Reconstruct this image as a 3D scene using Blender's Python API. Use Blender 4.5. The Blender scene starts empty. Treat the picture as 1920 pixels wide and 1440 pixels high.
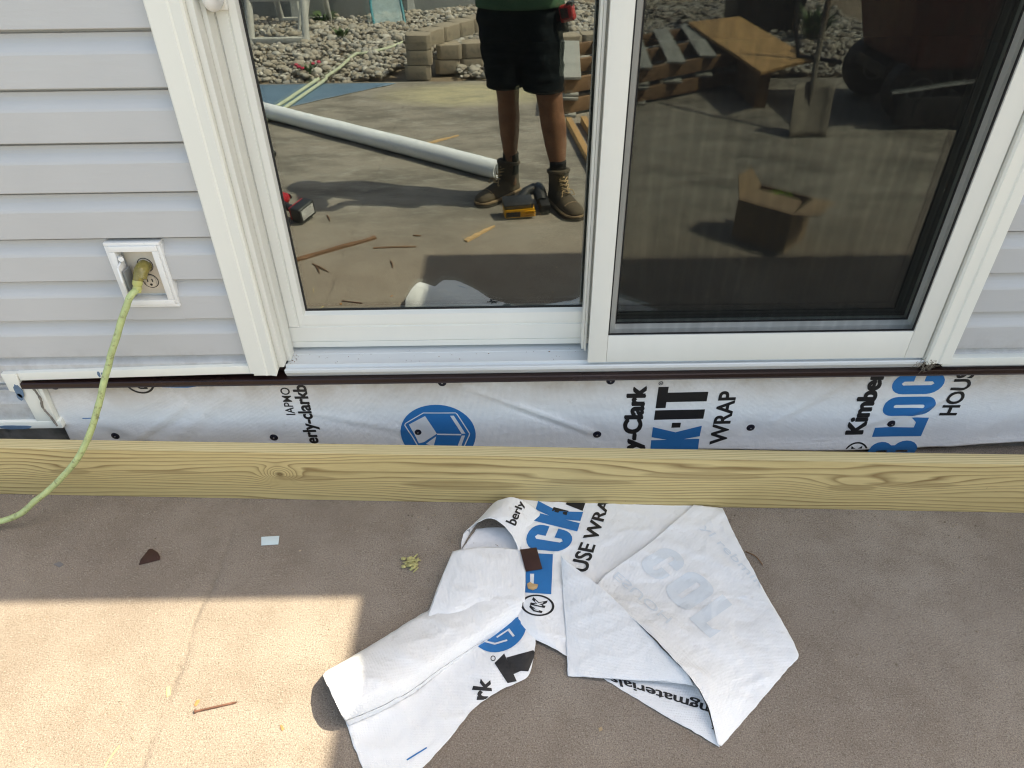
import bpy, bmesh, math, random
import numpy as np
from mathutils import Vector, Matrix, noise
from mathutils.bvhtree import BVHTree
random.seed(11)
sc = bpy.context.scene
COL = sc.collection
R_ = math.radians

# ------------------------------------------------------------------ camera
FPX = 1332.0                                   # focal length in pixels of the 1920 x 1440 photograph
CAM = Vector((0.0, -1.577, 1.46))
dn = Vector((26.0, 1777.0, FPX)).normalized()  # world down, seen from the camera (x right, y down, z forward)
upc = -dn
fwc = (Vector((0, 0, 1)) - Vector((0, 0, 1)).dot(upc) * upc).normalized()
rtc = fwc.cross(upc)
if rtc.x < 0: rtc = -rtc
RM = Matrix((rtc, fwc, upc))                   # camera vector -> world vector
cam_d = bpy.data.cameras.new('camera'); cam_d.sensor_width = 36.0; cam_d.lens = FPX / 1920 * 36
cam_d.clip_start = 0.02; cam_d.clip_end = 2000
cam = bpy.data.objects.new('camera', cam_d); COL.objects.link(cam)
cx, cyv, cz = RM @ Vector((1, 0, 0)), RM @ Vector((0, -1, 0)), RM @ Vector((0, 0, -1))
cam.matrix_world = Matrix(((cx.x, cyv.x, cz.x, CAM.x), (cx.y, cyv.y, cz.y, CAM.y), (cx.z, cyv.z, cz.z, CAM.z), (0, 0, 0, 1)))
sc.camera = cam

# ------------------------------------------------------------------ sky, sun, exposure
SUN = Vector((0.70, 0.085, 1.0)).normalized()  # towards the sun, read from the photographer's shadow
w = bpy.data.worlds.new('World'); sc.world = w; w.use_nodes = True
wn = w.node_tree.nodes; wl = w.node_tree.links; wn.clear()
sky = wn.new('ShaderNodeTexSky'); sky.sky_type = 'NISHITA'; sky.sun_disc = False
sky.sun_elevation = math.asin(SUN.z); sky.sun_rotation = math.atan2(SUN.x, SUN.y)
sky.air_density = 1.0; sky.dust_density = 2.5; sky.ozone_density = 1.0
bg = wn.new('ShaderNodeBackground'); bg.inputs[1].default_value = 0.14
wo = wn.new('ShaderNodeOutputWorld'); wl.new(sky.outputs[0], bg.inputs[0]); wl.new(bg.outputs[0], wo.inputs[0])
sl = bpy.data.lights.new('sun', 'SUN'); sl.energy = 3.55; sl.angle = R_(0.55); sl.color = (1.0, 0.965, 0.885)
so = bpy.data.objects.new('sun', sl); COL.objects.link(so); so.rotation_euler = SUN.to_track_quat('Z', 'Y').to_euler(); so.location = (6, 2, 9)
sc.view_settings.view_transform = 'Standard'; sc.view_settings.look = 'None'
sc.view_settings.exposure = 1.69; sc.view_settings.gamma = 1.0
try:
    sc.view_settings.use_white_balance = True; sc.view_settings.white_balance_temperature = 7900; sc.view_settings.white_balance_tint = 6
except Exception: pass
try: sc.cycles.filter_width = 1.15; sc.cycles.max_bounces = 8; sc.cycles.transparent_max_bounces = 16; sc.cycles.glossy_bounces = 4; sc.cycles.caustics_reflective = False; sc.cycles.caustics_refractive = False; sc.cycles.sample_clamp_indirect = 6
except Exception: pass

# ------------------------------------------------------------------ photo pixel -> point on a surface the thing touches
def ray(px, py): return RM @ Vector((px - 960.0, py - 720.0, FPX))
def wall(px, py, y=0.0):
    r = ray(px, py); return CAM + r * ((y - CAM.y) / r.y)
def gnd(px, py, z=0.0):
    r = ray(px, py); return CAM + r * ((z - CAM.z) / r.z)
GL, GR = 0.085, 0.05                           # glass planes of the two door panels
def mir(px, py, z=0.0, g=GL):                  # a point seen in the glass, at height z
    p = gnd(px, py, z); return Vector((p.x, 2 * g - p.y, p.z))

# ------------------------------------------------------------------ materials
def nt(name):
    m = bpy.data.materials.new(name); m.use_nodes = True
    n = m.node_tree.nodes; l = m.node_tree.links; b = n['Principled BSDF']
    return m, n, l, b
def setc(sock, c): sock.default_value = (c[0], c[1], c[2], 1)
def val(n, l, op, a, b=None, c=None):
    k = n.new('ShaderNodeMath'); k.operation = op
    for i, s in enumerate((a, b, c)):
        if s is None: continue
        if isinstance(s, (int, float)): k.inputs[i].default_value = s
        else: l.new(s, k.inputs[i])
    return k.outputs[0]
def coords(n, l, scale=(1, 1, 1), rot=(0, 0, 0), world=False):
    if world: s = n.new('ShaderNodeNewGeometry').outputs['Position']
    else: s = n.new('ShaderNodeTexCoord').outputs['Object']
    mp = n.new('ShaderNodeMapping'); l.new(s, mp.inputs[0]); mp.inputs['Scale'].default_value = scale; mp.inputs['Rotation'].default_value = rot
    return mp.outputs[0]
def noise_n(n, l, vec, scale, detail=4, rough=.55):
    k = n.new('ShaderNodeTexNoise'); l.new(vec, k.inputs['Vector']); k.inputs['Scale'].default_value = scale
    k.inputs['Detail'].default_value = detail; k.inputs['Roughness'].default_value = rough; return k.outputs['Fac']
def ramp(n, l, fac, stops):
    k = n.new('ShaderNodeValToRGB'); l.new(fac, k.inputs[0]); e = k.color_ramp.elements
    while len(e) < len(stops): e.new(0.5)
    for i, (p, c) in enumerate(stops):
        e[i].position = p; e[i].color = (c[0], c[1], c[2], 1) if not isinstance(c, (int, float)) else (c, c, c, 1)
    return k.outputs[0]
def mixc(n, l, fac, a, b, mode='MIX'):
    k = n.new('ShaderNodeMix'); k.data_type = 'RGBA'; k.blend_type = mode
    if isinstance(fac, (int, float)): k.inputs[0].default_value = fac
    else: l.new(fac, k.inputs[0])
    for i, s in ((6, a), (7, b)):
        if isinstance(s, tuple): setc(k.inputs[i], s)
        else: l.new(s, k.inputs[i])
    return k.outputs[2]
def bump(n, l, b, height, strength=.3, dist=.001):
    k = n.new('ShaderNodeBump'); k.inputs['Strength'].default_value = strength; k.inputs['Distance'].default_value = dist
    l.new(height, k.inputs['Height']); l.new(k.outputs[0], b.inputs['Normal']); return k
def MAT(name, col, rough=.5, metal=0.0, var=.08, vs=6.0, st=(1, 1, 1), bs=0, bd=.001, spots=None, rvar=.1, spec=.5):
    """plain procedural surface: base colour with blotchy variation, fine bump and uneven gloss"""
    m, n, l, b = nt(name); v = coords(n, l, st)
    f = noise_n(n, l, v, vs, 6, .6)
    lo = tuple(max(0, c * (1 - var)) for c in col); hi = tuple(min(1, c * (1 + var)) for c in col)
    c = ramp(n, l, f, ((.3, lo), (.7, hi)))
    if spots:
        f2 = noise_n(n, l, v, spots[0], 5, .65)
        c = mixc(n, l, ramp(n, l, f2, ((spots[2], 0.0), (spots[2] + .1, spots[3] if len(spots) > 3 else .8))), c, spots[1])
    l.new(c, b.inputs['Base Color']); b.inputs['Metallic'].default_value = metal; b.inputs['Specular IOR Level'].default_value = spec
    l.new(ramp(n, l, noise_n(n, l, v, vs * 3, 4), ((.3, max(0, rough - rvar)), (.7, min(1, rough + rvar)))), b.inputs['Roughness'])
    if bs: bump(n, l, b, noise_n(n, l, v, bs, 5, .6), .5, bd)
    return m
m_white = MAT('white_vinyl', (.76, .755, .695), .38, 0, .035, 5, (1, 1, .3), 60, .0003, (22, (.55, .50, .40), .72, .4))
m_trim = MAT('white_trim', (.78, .775, .705), .45, 0, .04, 4, (1, 1, .3), 90, .0003, (30, (.5, .44, .34), .74, .5))
m_sill = MAT('sill_vinyl', (.66, .68, .68), .42, 0, .06, 5, (.3, 1, 1), 80, .0003, (60, (.30, .28, .25), .70, .6))
m_black = MAT('black_rubber', (.012, .012, .013), .55, 0, .2, 20)
m_dark = MAT('dark_plastic', (.02, .021, .023), .45, 0, .2, 20, bs=200, bd=.0002)
m_brown = MAT('brown_flashing', (.019, .007, .0065), .33, .1, .2, 8, (.3, 1, 1), 40, .0004)
m_found = MAT('foundation_block', (.24, .235, .22), .95, 0, .5, 9, bs=60, bd=.004, spots=(5, (.015, .014, .012), .5))
m_rust = MAT('rusty_steel', (.16, .075, .05), .75, .3, .4, 60, bs=200, bd=.0004)
m_steel = MAT('grey_steel', (.42, .43, .45), .4, .8, .15, 10)
m_white_pl = MAT('white_plastic', (.78, .78, .76), .4, 0, .04, 12, spots=(40, (.4, .38, .33), .66, .5))
m_ivory = MAT('ivory_plastic', (.63, .56, .46), .45, 0, .06, 30, spots=(50, (.25, .21, .16), .66, .6))
m_soft = MAT('soffit_white', (.7, .7, .68), .6, 0, .04, 3)
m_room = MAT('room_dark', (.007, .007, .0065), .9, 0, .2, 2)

def siding_mat():
    m, n, l, b = nt('grey_siding')
    v = coords(n, l, (.14, 1, 1), world=True); v2 = coords(n, l, world=True)
    g = noise_n(n, l, v, 95, 6, .65)
    big = noise_n(n, l, v2, 2.2, 3)
    c = ramp(n, l, big, ((.3, (.470, .472, .470)), (.7, (.515, .517, .513))))
    d = ramp(n, l, noise_n(n, l, v2, 26, 6, .7), ((.70, 0.0), (.80, .55)))
    c = mixc(n, l, d, c, (.30, .28, .25))
    sep = n.new('ShaderNodeSeparateXYZ'); l.new(v2, sep.inputs[0])
    low = n.new('ShaderNodeMapRange'); l.new(sep.outputs[2], low.inputs[0]); low.inputs[1].default_value = .43; low.inputs[2].default_value = .34
    dd = val(n, l, 'MULTIPLY', low.outputs[0], ramp(n, l, noise_n(n, l, v2, 14, 6, .7), ((.45, 0.0), (.75, .7))))
    c = mixc(n, l, dd, c, (.24, .21, .18))
    l.new(c, b.inputs['Base Color']); b.inputs['Roughness'].default_value = .5
    bump(n, l, b, g, .6, .0014); return m
m_side = siding_mat()

def concrete_mat():
    m, n, l, b = nt('concrete'); v = coords(n, l, world=True)
    big = noise_n(n, l, v, 1.3, 5, .6); mid = noise_n(n, l, v, 9, 6, .65); fine = noise_n(n, l, v, 330, 5, .75)
    c = ramp(n, l, big, ((.30, (.218, .179, .146)), (.5, (.268, .224, .184)), (.70, (.318, .272, .226))))
    c = mixc(n, l, ramp(n, l, mid, ((.44, 0.0), (.70, .48))), c, (.182, .143, .110))
    c = mixc(n, l, .8, c, ramp(n, l, fine, ((.32, (.20, .20, .20)), (.5, (.5, .5, .5)), (.68, (.84, .83, .81)))), 'OVERLAY')
    vo = n.new('ShaderNodeTexVoronoi'); l.new(v, vo.inputs['Vector']); vo.inputs['Scale'].default_value = 260
    sepc = n.new('ShaderNodeSeparateColor'); l.new(vo.outputs['Color'], sepc.inputs[0])
    grain = val(n, l, 'LESS_THAN', vo.outputs['Distance'], .42)
    c = mixc(n, l, val(n, l, 'MULTIPLY', grain, ramp(n, l, sepc.outputs[0], ((.76, 0.0), (.86, .45)))), c, (.095, .072, .054))
    c = mixc(n, l, val(n, l, 'MULTIPLY', grain, ramp(n, l, sepc.outputs[1], ((.84, 0.0), (.92, .45)))), c, (.42, .38, .32))
    # rust-brown drips and sand-coloured spill
    c = mixc(n, l, ramp(n, l, noise_n(n, l, v, 3.1, 7, .7), ((.64, 0.0), (.78, .5))), c, (.22, .135, .075))
    # out on the open patio: scuffed cement, tyre and water stains, a pale spill of sand
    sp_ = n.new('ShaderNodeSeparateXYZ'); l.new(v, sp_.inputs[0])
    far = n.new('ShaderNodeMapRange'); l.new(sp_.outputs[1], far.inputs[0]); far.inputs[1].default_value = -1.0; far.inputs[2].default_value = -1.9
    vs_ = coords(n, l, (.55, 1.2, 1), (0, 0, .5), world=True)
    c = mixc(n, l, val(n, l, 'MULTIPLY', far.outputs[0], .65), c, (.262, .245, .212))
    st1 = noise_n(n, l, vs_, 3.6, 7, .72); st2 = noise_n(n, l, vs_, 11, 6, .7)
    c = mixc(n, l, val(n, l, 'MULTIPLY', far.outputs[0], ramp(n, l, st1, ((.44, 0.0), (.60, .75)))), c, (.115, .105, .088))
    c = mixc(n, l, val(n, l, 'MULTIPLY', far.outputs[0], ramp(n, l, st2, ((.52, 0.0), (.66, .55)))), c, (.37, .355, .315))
    ex_ = val(n, l, 'POWER', val(n, l, 'DIVIDE', val(n, l, 'ADD', sp_.outputs[0], .25), .8), 2); ey_ = val(n, l, 'POWER', val(n, l, 'DIVIDE', val(n, l, 'ADD', sp_.outputs[1], 3.85), .38), 2)
    spill = val(n, l, 'MULTIPLY', ramp(n, l, val(n, l, 'ADD', ex_, ey_), ((.2, 1.0), (1.0, 0.0))), ramp(n, l, st2, ((.30, .2), (.55, .9))))
    c = mixc(n, l, spill, c, (.42, .38, .24))
    # the old crack line that runs out from the wall
    sep = n.new('ShaderNodeSeparateXYZ'); l.new(v, sep.inputs[0])
    wob = val(n, l, 'MULTIPLY', val(n, l, 'SUBTRACT', noise_n(n, l, v, 4.5, 6, .68), .5), .075)
    dx = val(n, l, 'ABSOLUTE', val(n, l, 'ADD', val(n, l, 'ADD', sep.outputs[0], .757), wob))
    line = n.new('ShaderNodeMapRange'); l.new(dx, line.inputs[0]); line.inputs[1].default_value = .012; line.inputs[2].default_value = .001
    br = ramp(n, l, noise_n(n, l, v, 7, 5, .7), ((.42, .0), (.60, .85)))
    lf = val(n, l, 'MULTIPLY', line.outputs[0], br)
    c = mixc(n, l, val(n, l, 'MULTIPLY', lf, .28), c, (.08, .062, .048))
    l.new(c, b.inputs['Base Color']); b.inputs['Roughness'].default_value = .93; b.inputs['Specular IOR Level'].default_value = .25
    h = val(n, l, 'ADD', val(n, l, 'MULTIPLY', fine, .9), val(n, l, 'MULTIPLY', mid, .8))
    h = val(n, l, 'SUBTRACT', h, val(n, l, 'MULTIPLY', lf, 1.6))
    h = val(n, l, 'SUBTRACT', h, val(n, l, 'MULTIPLY', vo.outputs['Distance'], .5))
    bump(n, l, b, h, .8, .0022); return m
m_conc = concrete_mat()

def wood_mat(name, knots, dark, light, freq=120, axis=0, worldk=True, tint=None):
    """growth rings as contour lines of a height field that bulges round the knots"""
    m, n, l, b = nt(name); v = coords(n, l)
    sep = n.new('ShaderNodeSeparateXYZ'); l.new(v, sep.inputs[0])
    ax = sep.outputs[axis]; o = sep.outputs[2]; oy = sep.outputs[1 if axis == 0 else 0]
    st = coords(n, l, (.55, 5, 5) if axis == 0 else (5, .55, 5))
    f = val(n, l, 'ADD', o, val(n, l, 'MULTIPLY', oy, 2.6))
    f = val(n, l, 'ADD', f, val(n, l, 'MULTIPLY', val(n, l, 'SUBTRACT', noise_n(n, l, st, 1.7, 3, .5), .5), .10))
    kd = None; hw_ = None
    for (kx, kz, sx, sz, amp) in knots:
        ex = val(n, l, 'POWER', val(n, l, 'DIVIDE', val(n, l, 'SUBTRACT', ax, kx), sx), 2)
        ez = val(n, l, 'POWER', val(n, l, 'DIVIDE', val(n, l, 'SUBTRACT', o, kz), sz), 2)
        g = val(n, l, 'EXPONENT', val(n, l, 'MULTIPLY', val(n, l, 'ADD', ex, ez), -1))
        f = val(n, l, 'ADD', f, val(n, l, 'MULTIPLY', g, amp))
        if sx >= .06:
            hz = ramp(n, l, val(n, l, 'ADD', val(n, l, 'MULTIPLY', ex, 2.2), val(n, l, 'MULTIPLY', ez, 5)), ((.50, .55), (.78, 0.0)))
            hw_ = hz if hw_ is None else val(n, l, 'MAXIMUM', hw_, hz)
        if sx < .06:
            core = ramp(n, l, val(n, l, 'ADD', val(n, l, 'MULTIPLY', ex, 3), val(n, l, 'MULTIPLY', ez, 3)), ((.04, 1.0), (.5, 0.0)))
            kd = core if kd is None else val(n, l, 'MAXIMUM', kd, core)
    ring = val(n, l, 'FRACT', val(n, l, 'MULTIPLY', f, freq))
    rc = ramp(n, l, ring, ((0, light), (.46, tuple((a * .88 + c * .12) for a, c in zip(light, dark))), (.70, tuple((a * .45 + c * .55) for a, c in zip(light, dark))), (.84, dark), (1, light)))
    soft = noise_n(n, l, st, 3.0, 4, .6)
    c = mixc(n, l, ramp(n, l, soft, ((.25, .45), (.65, 1.0))), tuple(light), rc)
    c = mixc(n, l, ramp(n, l, noise_n(n, l, coords(n, l, (1.2, 6, 6) if axis == 0 else (6, 1.2, 6)), 2, 3), ((.4, 0.0), (.75, .5))), c, tint or tuple(x * .8 for x in light))
    if hw_ is not None: c = mixc(n, l, hw_, c, tuple(a_ * .62 + b_ * .30 for a_, b_ in zip(dark, light)))
    if kd is not None: c = mixc(n, l, val(n, l, 'MULTIPLY', kd, .55), c, tuple(x * .5 for x in dark))
    fib = noise_n(n, l, coords(n, l, (3, 90, 90) if axis == 0 else (90, 3, 90)), 6, 3, .6)
    c = mixc(n, l, .35, c, ramp(n, l, fib, ((.3, (.36, .36, .36)), (.7, (.62, .62, .62)))), 'OVERLAY')
    c = mixc(n, l, ramp(n, l, noise_n(n, l, v, 70, 3), ((.76, 0.0), (.80, .8))), c, (.05, .035, .02))
    l.new(c, b.inputs['Base Color']); b.inputs['Roughness'].default_value = .72
    bump(n, l, b, val(n, l, 'ADD', fib, val(n, l, 'MULTIPLY', ring, .5)), .35, .0008); return m
m_wood = wood_mat('old_lumber', [(.2, .0, .2, .05, .03)], (.20, .10, .035), (.46, .27, .11), 90, 1)
m_greywood = wood_mat('weathered_pallet_wood', [(.2, .0, .2, .05, .03)], (.16, .155, .14), (.36, .36, .33), 90, 1)
m_chip = MAT('split_wood', (.50, .33, .16), .8, 0, .25, 14, (1, 6, 6), 60, .001)
m_brownwood = MAT('dark_split_wood', (.17, .085, .042), .85, 0, .35, 20, (1, 6, 6), 60, .002)

def wrap_mat():
    m, n, l, b = nt('white_wrap_sheet'); v = coords(n, l, world=True)
    sep = n.new('ShaderNodeSeparateXYZ'); l.new(v, sep.inputs[0])
    d1 = noise_n(n, l, v, 5, 6, .7)
    c = ramp(n, l, noise_n(n, l, v, 3, 3), ((.3, (.82, .825, .83)), (.7, (.87, .875, .88))))
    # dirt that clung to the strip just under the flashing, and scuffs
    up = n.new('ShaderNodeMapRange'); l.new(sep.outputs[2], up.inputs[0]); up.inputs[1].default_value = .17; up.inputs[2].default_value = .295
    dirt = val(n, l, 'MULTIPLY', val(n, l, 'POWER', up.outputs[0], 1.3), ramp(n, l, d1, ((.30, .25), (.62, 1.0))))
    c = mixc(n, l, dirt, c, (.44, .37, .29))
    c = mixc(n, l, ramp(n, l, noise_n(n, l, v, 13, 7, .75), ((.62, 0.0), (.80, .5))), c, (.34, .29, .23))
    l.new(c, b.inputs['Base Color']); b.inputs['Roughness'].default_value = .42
    b.inputs['Subsurface Weight'].default_value = 0.0
    vo = n.new('ShaderNodeTexVoronoi'); l.new(v, vo.inputs['Vector']); vo.inputs['Scale'].default_value = 300; vo.inputs['Randomness'].default_value = .1
    ri = val(n, l, 'ABSOLUTE', val(n, l, 'SUBTRACT', noise_n(n, l, v, 26, 3, .55), .5))
    h = val(n, l, 'ADD', val(n, l, 'MULTIPLY', vo.outputs['Distance'], .9), val(n, l, 'MULTIPLY', ri, -3.2))
    bump(n, l, b, h, .8, .0014); return m
m_wrap = wrap_mat()
def ink(name, col, wear=.6):
    m, n, l, b = nt(name); v = coords(n, l, world=True)
    c = mixc(n, l, ramp(n, l, noise_n(n, l, v, 60, 6, .75), ((.68, 0.0), (.74, wear))), col, (.45, .44, .42))
    l.new(c, b.inputs['Base Color']); b.inputs['Roughness'].default_value = .45
    vo = n.new('ShaderNodeTexVoronoi'); l.new(v, vo.inputs['Vector']); vo.inputs['Scale'].default_value = 330; vo.inputs['Randomness'].default_value = .15
    bump(n, l, b, vo.outputs['Distance'], .55, .0007); return m
m_blue = ink('blue_print', (.012, .16, .42), .35)
m_ink = ink('black_print', (.012, .012, .014), .35)
m_wprint = ink('unprinted_white', (.70, .71, .73), .3)
m_ghost = ink('faint_blue_show_through', (.70, .745, .785), .1)

def glass_mat(k0=.8, k1=.088, nm='door_glass'):
    m, n, l, b = nt(nm); n.remove(b); out = n['Material Output']
    tr = n.new('ShaderNodeBsdfTransparent'); setc(tr.inputs[0], (.80, .86, .84))
    gl = n.new('ShaderNodeBsdfGlossy'); gl.inputs['Roughness'].default_value = 0.0; setc(gl.inputs[0], (.92, 1.0, .985))
    v = coords(n, l, world=True)
    # rolled glass is never quite flat
    bk = n.new('ShaderNodeBump'); bk.inputs['Strength'].default_value = .5; bk.inputs['Distance'].default_value = .00022
    l.new(noise_n(n, l, v, 5.5, 1.5, .4), bk.inputs['Height']); l.new(bk.outputs[0], gl.inputs['Normal'])
    fr = n.new('ShaderNodeFresnel'); fr.inputs[0].default_value = 1.5
    fac = val(n, l, 'ADD', val(n, l, 'MULTIPLY', fr.outputs[0], k0), k1)
    mx = n.new('ShaderNodeMixShader'); l.new(fac, mx.inputs[0]); l.new(tr.outputs[0], mx.inputs[1]); l.new(gl.outputs[0], mx.inputs[2])
    # a film of dust and specks on the pane
    df = n.new('ShaderNodeBsdfDiffuse'); setc(df.inputs[0], (.55, .53, .48))
    dust = val(n, l, 'ADD', .004, ramp(n, l, noise_n(n, l, v, 95, 4, .8), ((.77, 0.0), (.80, .35))))
    mx2 = n.new('ShaderNodeMixShader'); l.new(dust, mx2.inputs[0]); l.new(mx.outputs[0], mx2.inputs[1]); l.new(df.outputs[0], mx2.inputs[2])
    l.new(mx2.outputs[0], out.inputs[0]); return m
m_glass = glass_mat(.9, .162); m_glass_in = glass_mat(.7, .018, 'inner_door_glass'); m_glass2 = glass_mat(.8, .060, 'fixed_door_glass')
def screen_mat():
    m, n, l, b = nt('insect_screen_mesh'); n.remove(b); out = n['Material Output']
    tr = n.new('ShaderNodeBsdfTransparent'); df = n.new('ShaderNodeBsdfDiffuse'); setc(df.inputs[0], (.022, .021, .020))
    v = coords(n, l, (1, 1, .22)); f = ramp(n, l, noise_n(n, l, v, 14, 3, .6), ((.3, .27), (.7, .43)))
    wv = n.new('ShaderNodeTexWave'); l.new(coords(n, l, (1, 1, .12)), wv.inputs['Vector']); wv.inputs['Scale'].default_value = 9; wv.inputs['Distortion'].default_value = 5; wv.inputs['Detail'].default_value = 2; wv.inputs['Detail Scale'].default_value = .7
    f = val(n, l, 'SUBTRACT', f, val(n, l, 'MULTIPLY', val(n, l, 'POWER', wv.outputs['Fac'], 3), .07))
    mx = n.new('ShaderNodeMixShader'); l.new(f, mx.inputs[0]); l.new(tr.outputs[0], mx.inputs[1]); l.new(df.outputs[0], mx.inputs[2]); l.new(mx.outputs[0], out.inputs[0]); return m
m_screen = screen_mat()
def netting_mat(name, col, op):
    m, n, l, b = nt(name); n.remove(b); out = n['Material Output']
    tr = n.new('ShaderNodeBsdfTransparent'); df = n.new('ShaderNodeBsdfDiffuse'); setc(df.inputs[0], col)
    v = coords(n, l); f = ramp(n, l, noise_n(n, l, v, 30, 2), ((.3, op - .08), (.7, op + .08)))
    mx = n.new('ShaderNodeMixShader'); l.new(f, mx.inputs[0]); l.new(tr.outputs[0], mx.inputs[1]); l.new(df.outputs[0], mx.inputs[2]); l.new(mx.outputs[0], out.inputs[0]); return m

# ------------------------------------------------------------------ mesh building
class MB:
    def __init__(s): s.v = []; s.f = []
    def add(s, vs, fs):
        o = len(s.v); s.v += [Vector(p) for p in vs]; s.f += [tuple(i + o for i in f) for f in fs]; return s
    def box(s, x0, x1, y0, y1, z0, z1):
        return s.add([(x0, y0, z0), (x1, y0, z0), (x1, y1, z0), (x0, y1, z0), (x0, y0, z1), (x1, y0, z1), (x1, y1, z1), (x0, y1, z1)],
                     [(0, 3, 2, 1), (4, 5, 6, 7), (0, 1, 5, 4), (1, 2, 6, 5), (2, 3, 7, 6), (3, 0, 4, 7)])
    def obox(s, c, size, rot=None):
        hx, hy, hz = size[0] / 2, size[1] / 2, size[2] / 2; M3 = rot if rot is not None else Matrix.Identity(3); c = Vector(c)
        vs = [c + M3 @ Vector((a * hx, b * hy, d * hz)) for d in (-1, 1) for a, b in ((-1, -1), (1, -1), (1, 1), (-1, 1))]
        return s.add(vs, [(0, 3, 2, 1), (4, 5, 6, 7), (0, 1, 5, 4), (1, 2, 6, 5), (2, 3, 7, 6), (3, 0, 4, 7)])
    def prism_x(s, prof, x0, x1, sub=1):            # closed profile [(y, z)] swept along x
        k = len(prof); vs = []; fs = []
        for i in range(sub + 1):
            x = x0 + (x1 - x0) * i / sub; vs += [(x, y, z) for y, z in prof]
        for i in range(sub):
            for j in range(k):
                a, b2 = i * k + j, i * k + (j + 1) % k; fs.append((a, b2, b2 + k, a + k))
        fs.append(tuple(range(k))[::-1]); fs.append(tuple(range(sub * k, sub * k + k))); return s.add(vs, fs)
    def prism_z(s, outline, z0, z1):
        k = len(outline); vs = [(x, y, z0) for x, y in outline] + [(x, y, z1) for x, y in outline]
        fs = [(j, (j + 1) % k, (j + 1) % k + k, j + k) for j in range(k)] + [tuple(range(k))[::-1], tuple(range(k, 2 * k))]
        return s.add(vs, fs)
    def rings(s, rings, cap=True, closed=True):
        k = len(rings[0]); vs = [p for r in rings for p in r]; fs = []
        for i in range(len(rings) - 1):
            for j in range(k if closed else k - 1):
                a, b2 = i * k + j, i * k + (j + 1) % k; fs.append((a, b2, b2 + k, a + k))
        if cap and closed: fs.append(tuple(range(k))[::-1]); fs.append(tuple(range((len(rings) - 1) * k, len(rings) * k)))
        return s.add(vs, fs)
    def tube(s, pts, r, n=10, cap=True, flat=1.0):
        pts = [Vector(p) for p in pts]; rs = r if isinstance(r, (list, tuple)) else [r] * len(pts); out = []; up = Vector((0, 0, 1))
        for i, p in enumerate(pts):
            t = (pts[min(i + 1, len(pts) - 1)] - pts[max(i - 1, 0)]).normalized()
            if i == 0:
                a = t.cross(up if abs(t.z) < .95 else Vector((1, 0, 0))).normalized()
            else: a = (a - a.dot(t) * t).normalized()
            b2 = t.cross(a); out.append([p + (a * math.cos(q) + b2 * math.sin(q) * flat) * rs[i] for q in [2 * math.pi * j / n for j in range(n)]])
        return s.rings(out, cap)
    def loft(s, secs, n=20, cap=True):              # horizontal ellipses (cx, cy, z, rx, ry)
        return s.rings([[(c[0] + c[3] * math.cos(2 * math.pi * j / n), c[1] + c[4] * math.sin(2 * math.pi * j / n), c[2]) for j in range(n)] for c in secs], cap)
    def ball(s, c, r, nu=14, nv=9, rot=None):
        c = Vector(c); r = (r, r, r) if isinstance(r, (int, float)) else r; M3 = rot if rot is not None else Matrix.Identity(3)
        rg = []
        for i in range(nv + 1):
            th = math.pi * (i + .001) / (nv + .002)
            rg.append([c + M3 @ Vector((r[0] * math.sin(th) * math.cos(2 * math.pi * j / nu), r[1] * math.sin(th) * math.sin(2 * math.pi * j / nu), -r[2] * math.cos(th))) for j in range(nu)])
        return s.rings(rg)
    def grid(s, P):
        h, w2 = len(P), len(P[0]); vs = [p for r in P for p in r]
        return s.add(vs, [(i * w2 + j, i * w2 + j + 1, (i + 1) * w2 + j + 1, (i + 1) * w2 + j) for i in range(h - 1) for j in range(w2 - 1)])
    def mesh(s, name):
        me = bpy.data.meshes.new(name); me.from_pydata([tuple(p) for p in s.v], [], s.f); me.validate(); return me
    def build(s, name, mat, parent=None, smooth=False, bevel=0, seg=2, remesh=0, smoothit=0, solid=0, keepn=False):
        if remesh: s = remeshed(s, remesh, smoothit); smooth = True
        if not s.v: return None
        xs = [p.x for p in s.v]; ys = [p.y for p in s.v]; zs = [p.z for p in s.v]
        o = Vector(((min(xs) + max(xs)) / 2, (min(ys) + max(ys)) / 2, min(zs)))
        me = bpy.data.meshes.new(name); me.from_pydata([tuple(p - o) for p in s.v], [], s.f); me.validate()
        bm = bmesh.new(); bm.from_mesh(me)
        if not keepn: bmesh.ops.recalc_face_normals(bm, faces=bm.faces)
        if bevel:
            ed = [e for e in bm.edges if len(e.link_faces) == 2 and e.calc_face_angle(0) > .5]
            bmesh.ops.bevel(bm, geom=ed, offset=bevel, segments=seg, affect='EDGES', profile=.6, clamp_overlap=True)
        if smooth or bevel:
            for f in bm.faces: f.smooth = True
        if smooth or bevel:
            for e in bm.edges:
                if len(e.link_faces) == 2 and e.calc_face_angle(0) > (.6 if not bevel else .75): e.smooth = False
        bm.to_mesh(me); bm.free()
        ob = bpy.data.objects.new(name, me); COL.objects.link(ob); me.materials.append(mat)
        if parent is not None: ob.parent = parent; ob.location = o - world_loc(parent)
        else: ob.location = o
        if solid:
            md = ob.modifiers.new('thickness', 'SOLIDIFY'); md.thickness = solid; md.offset = -1 if solid > 0 else 1
        return ob
def world_loc(o):
    p = o.location.copy()
    while o.parent: o = o.parent; p += o.location
    return p
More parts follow.
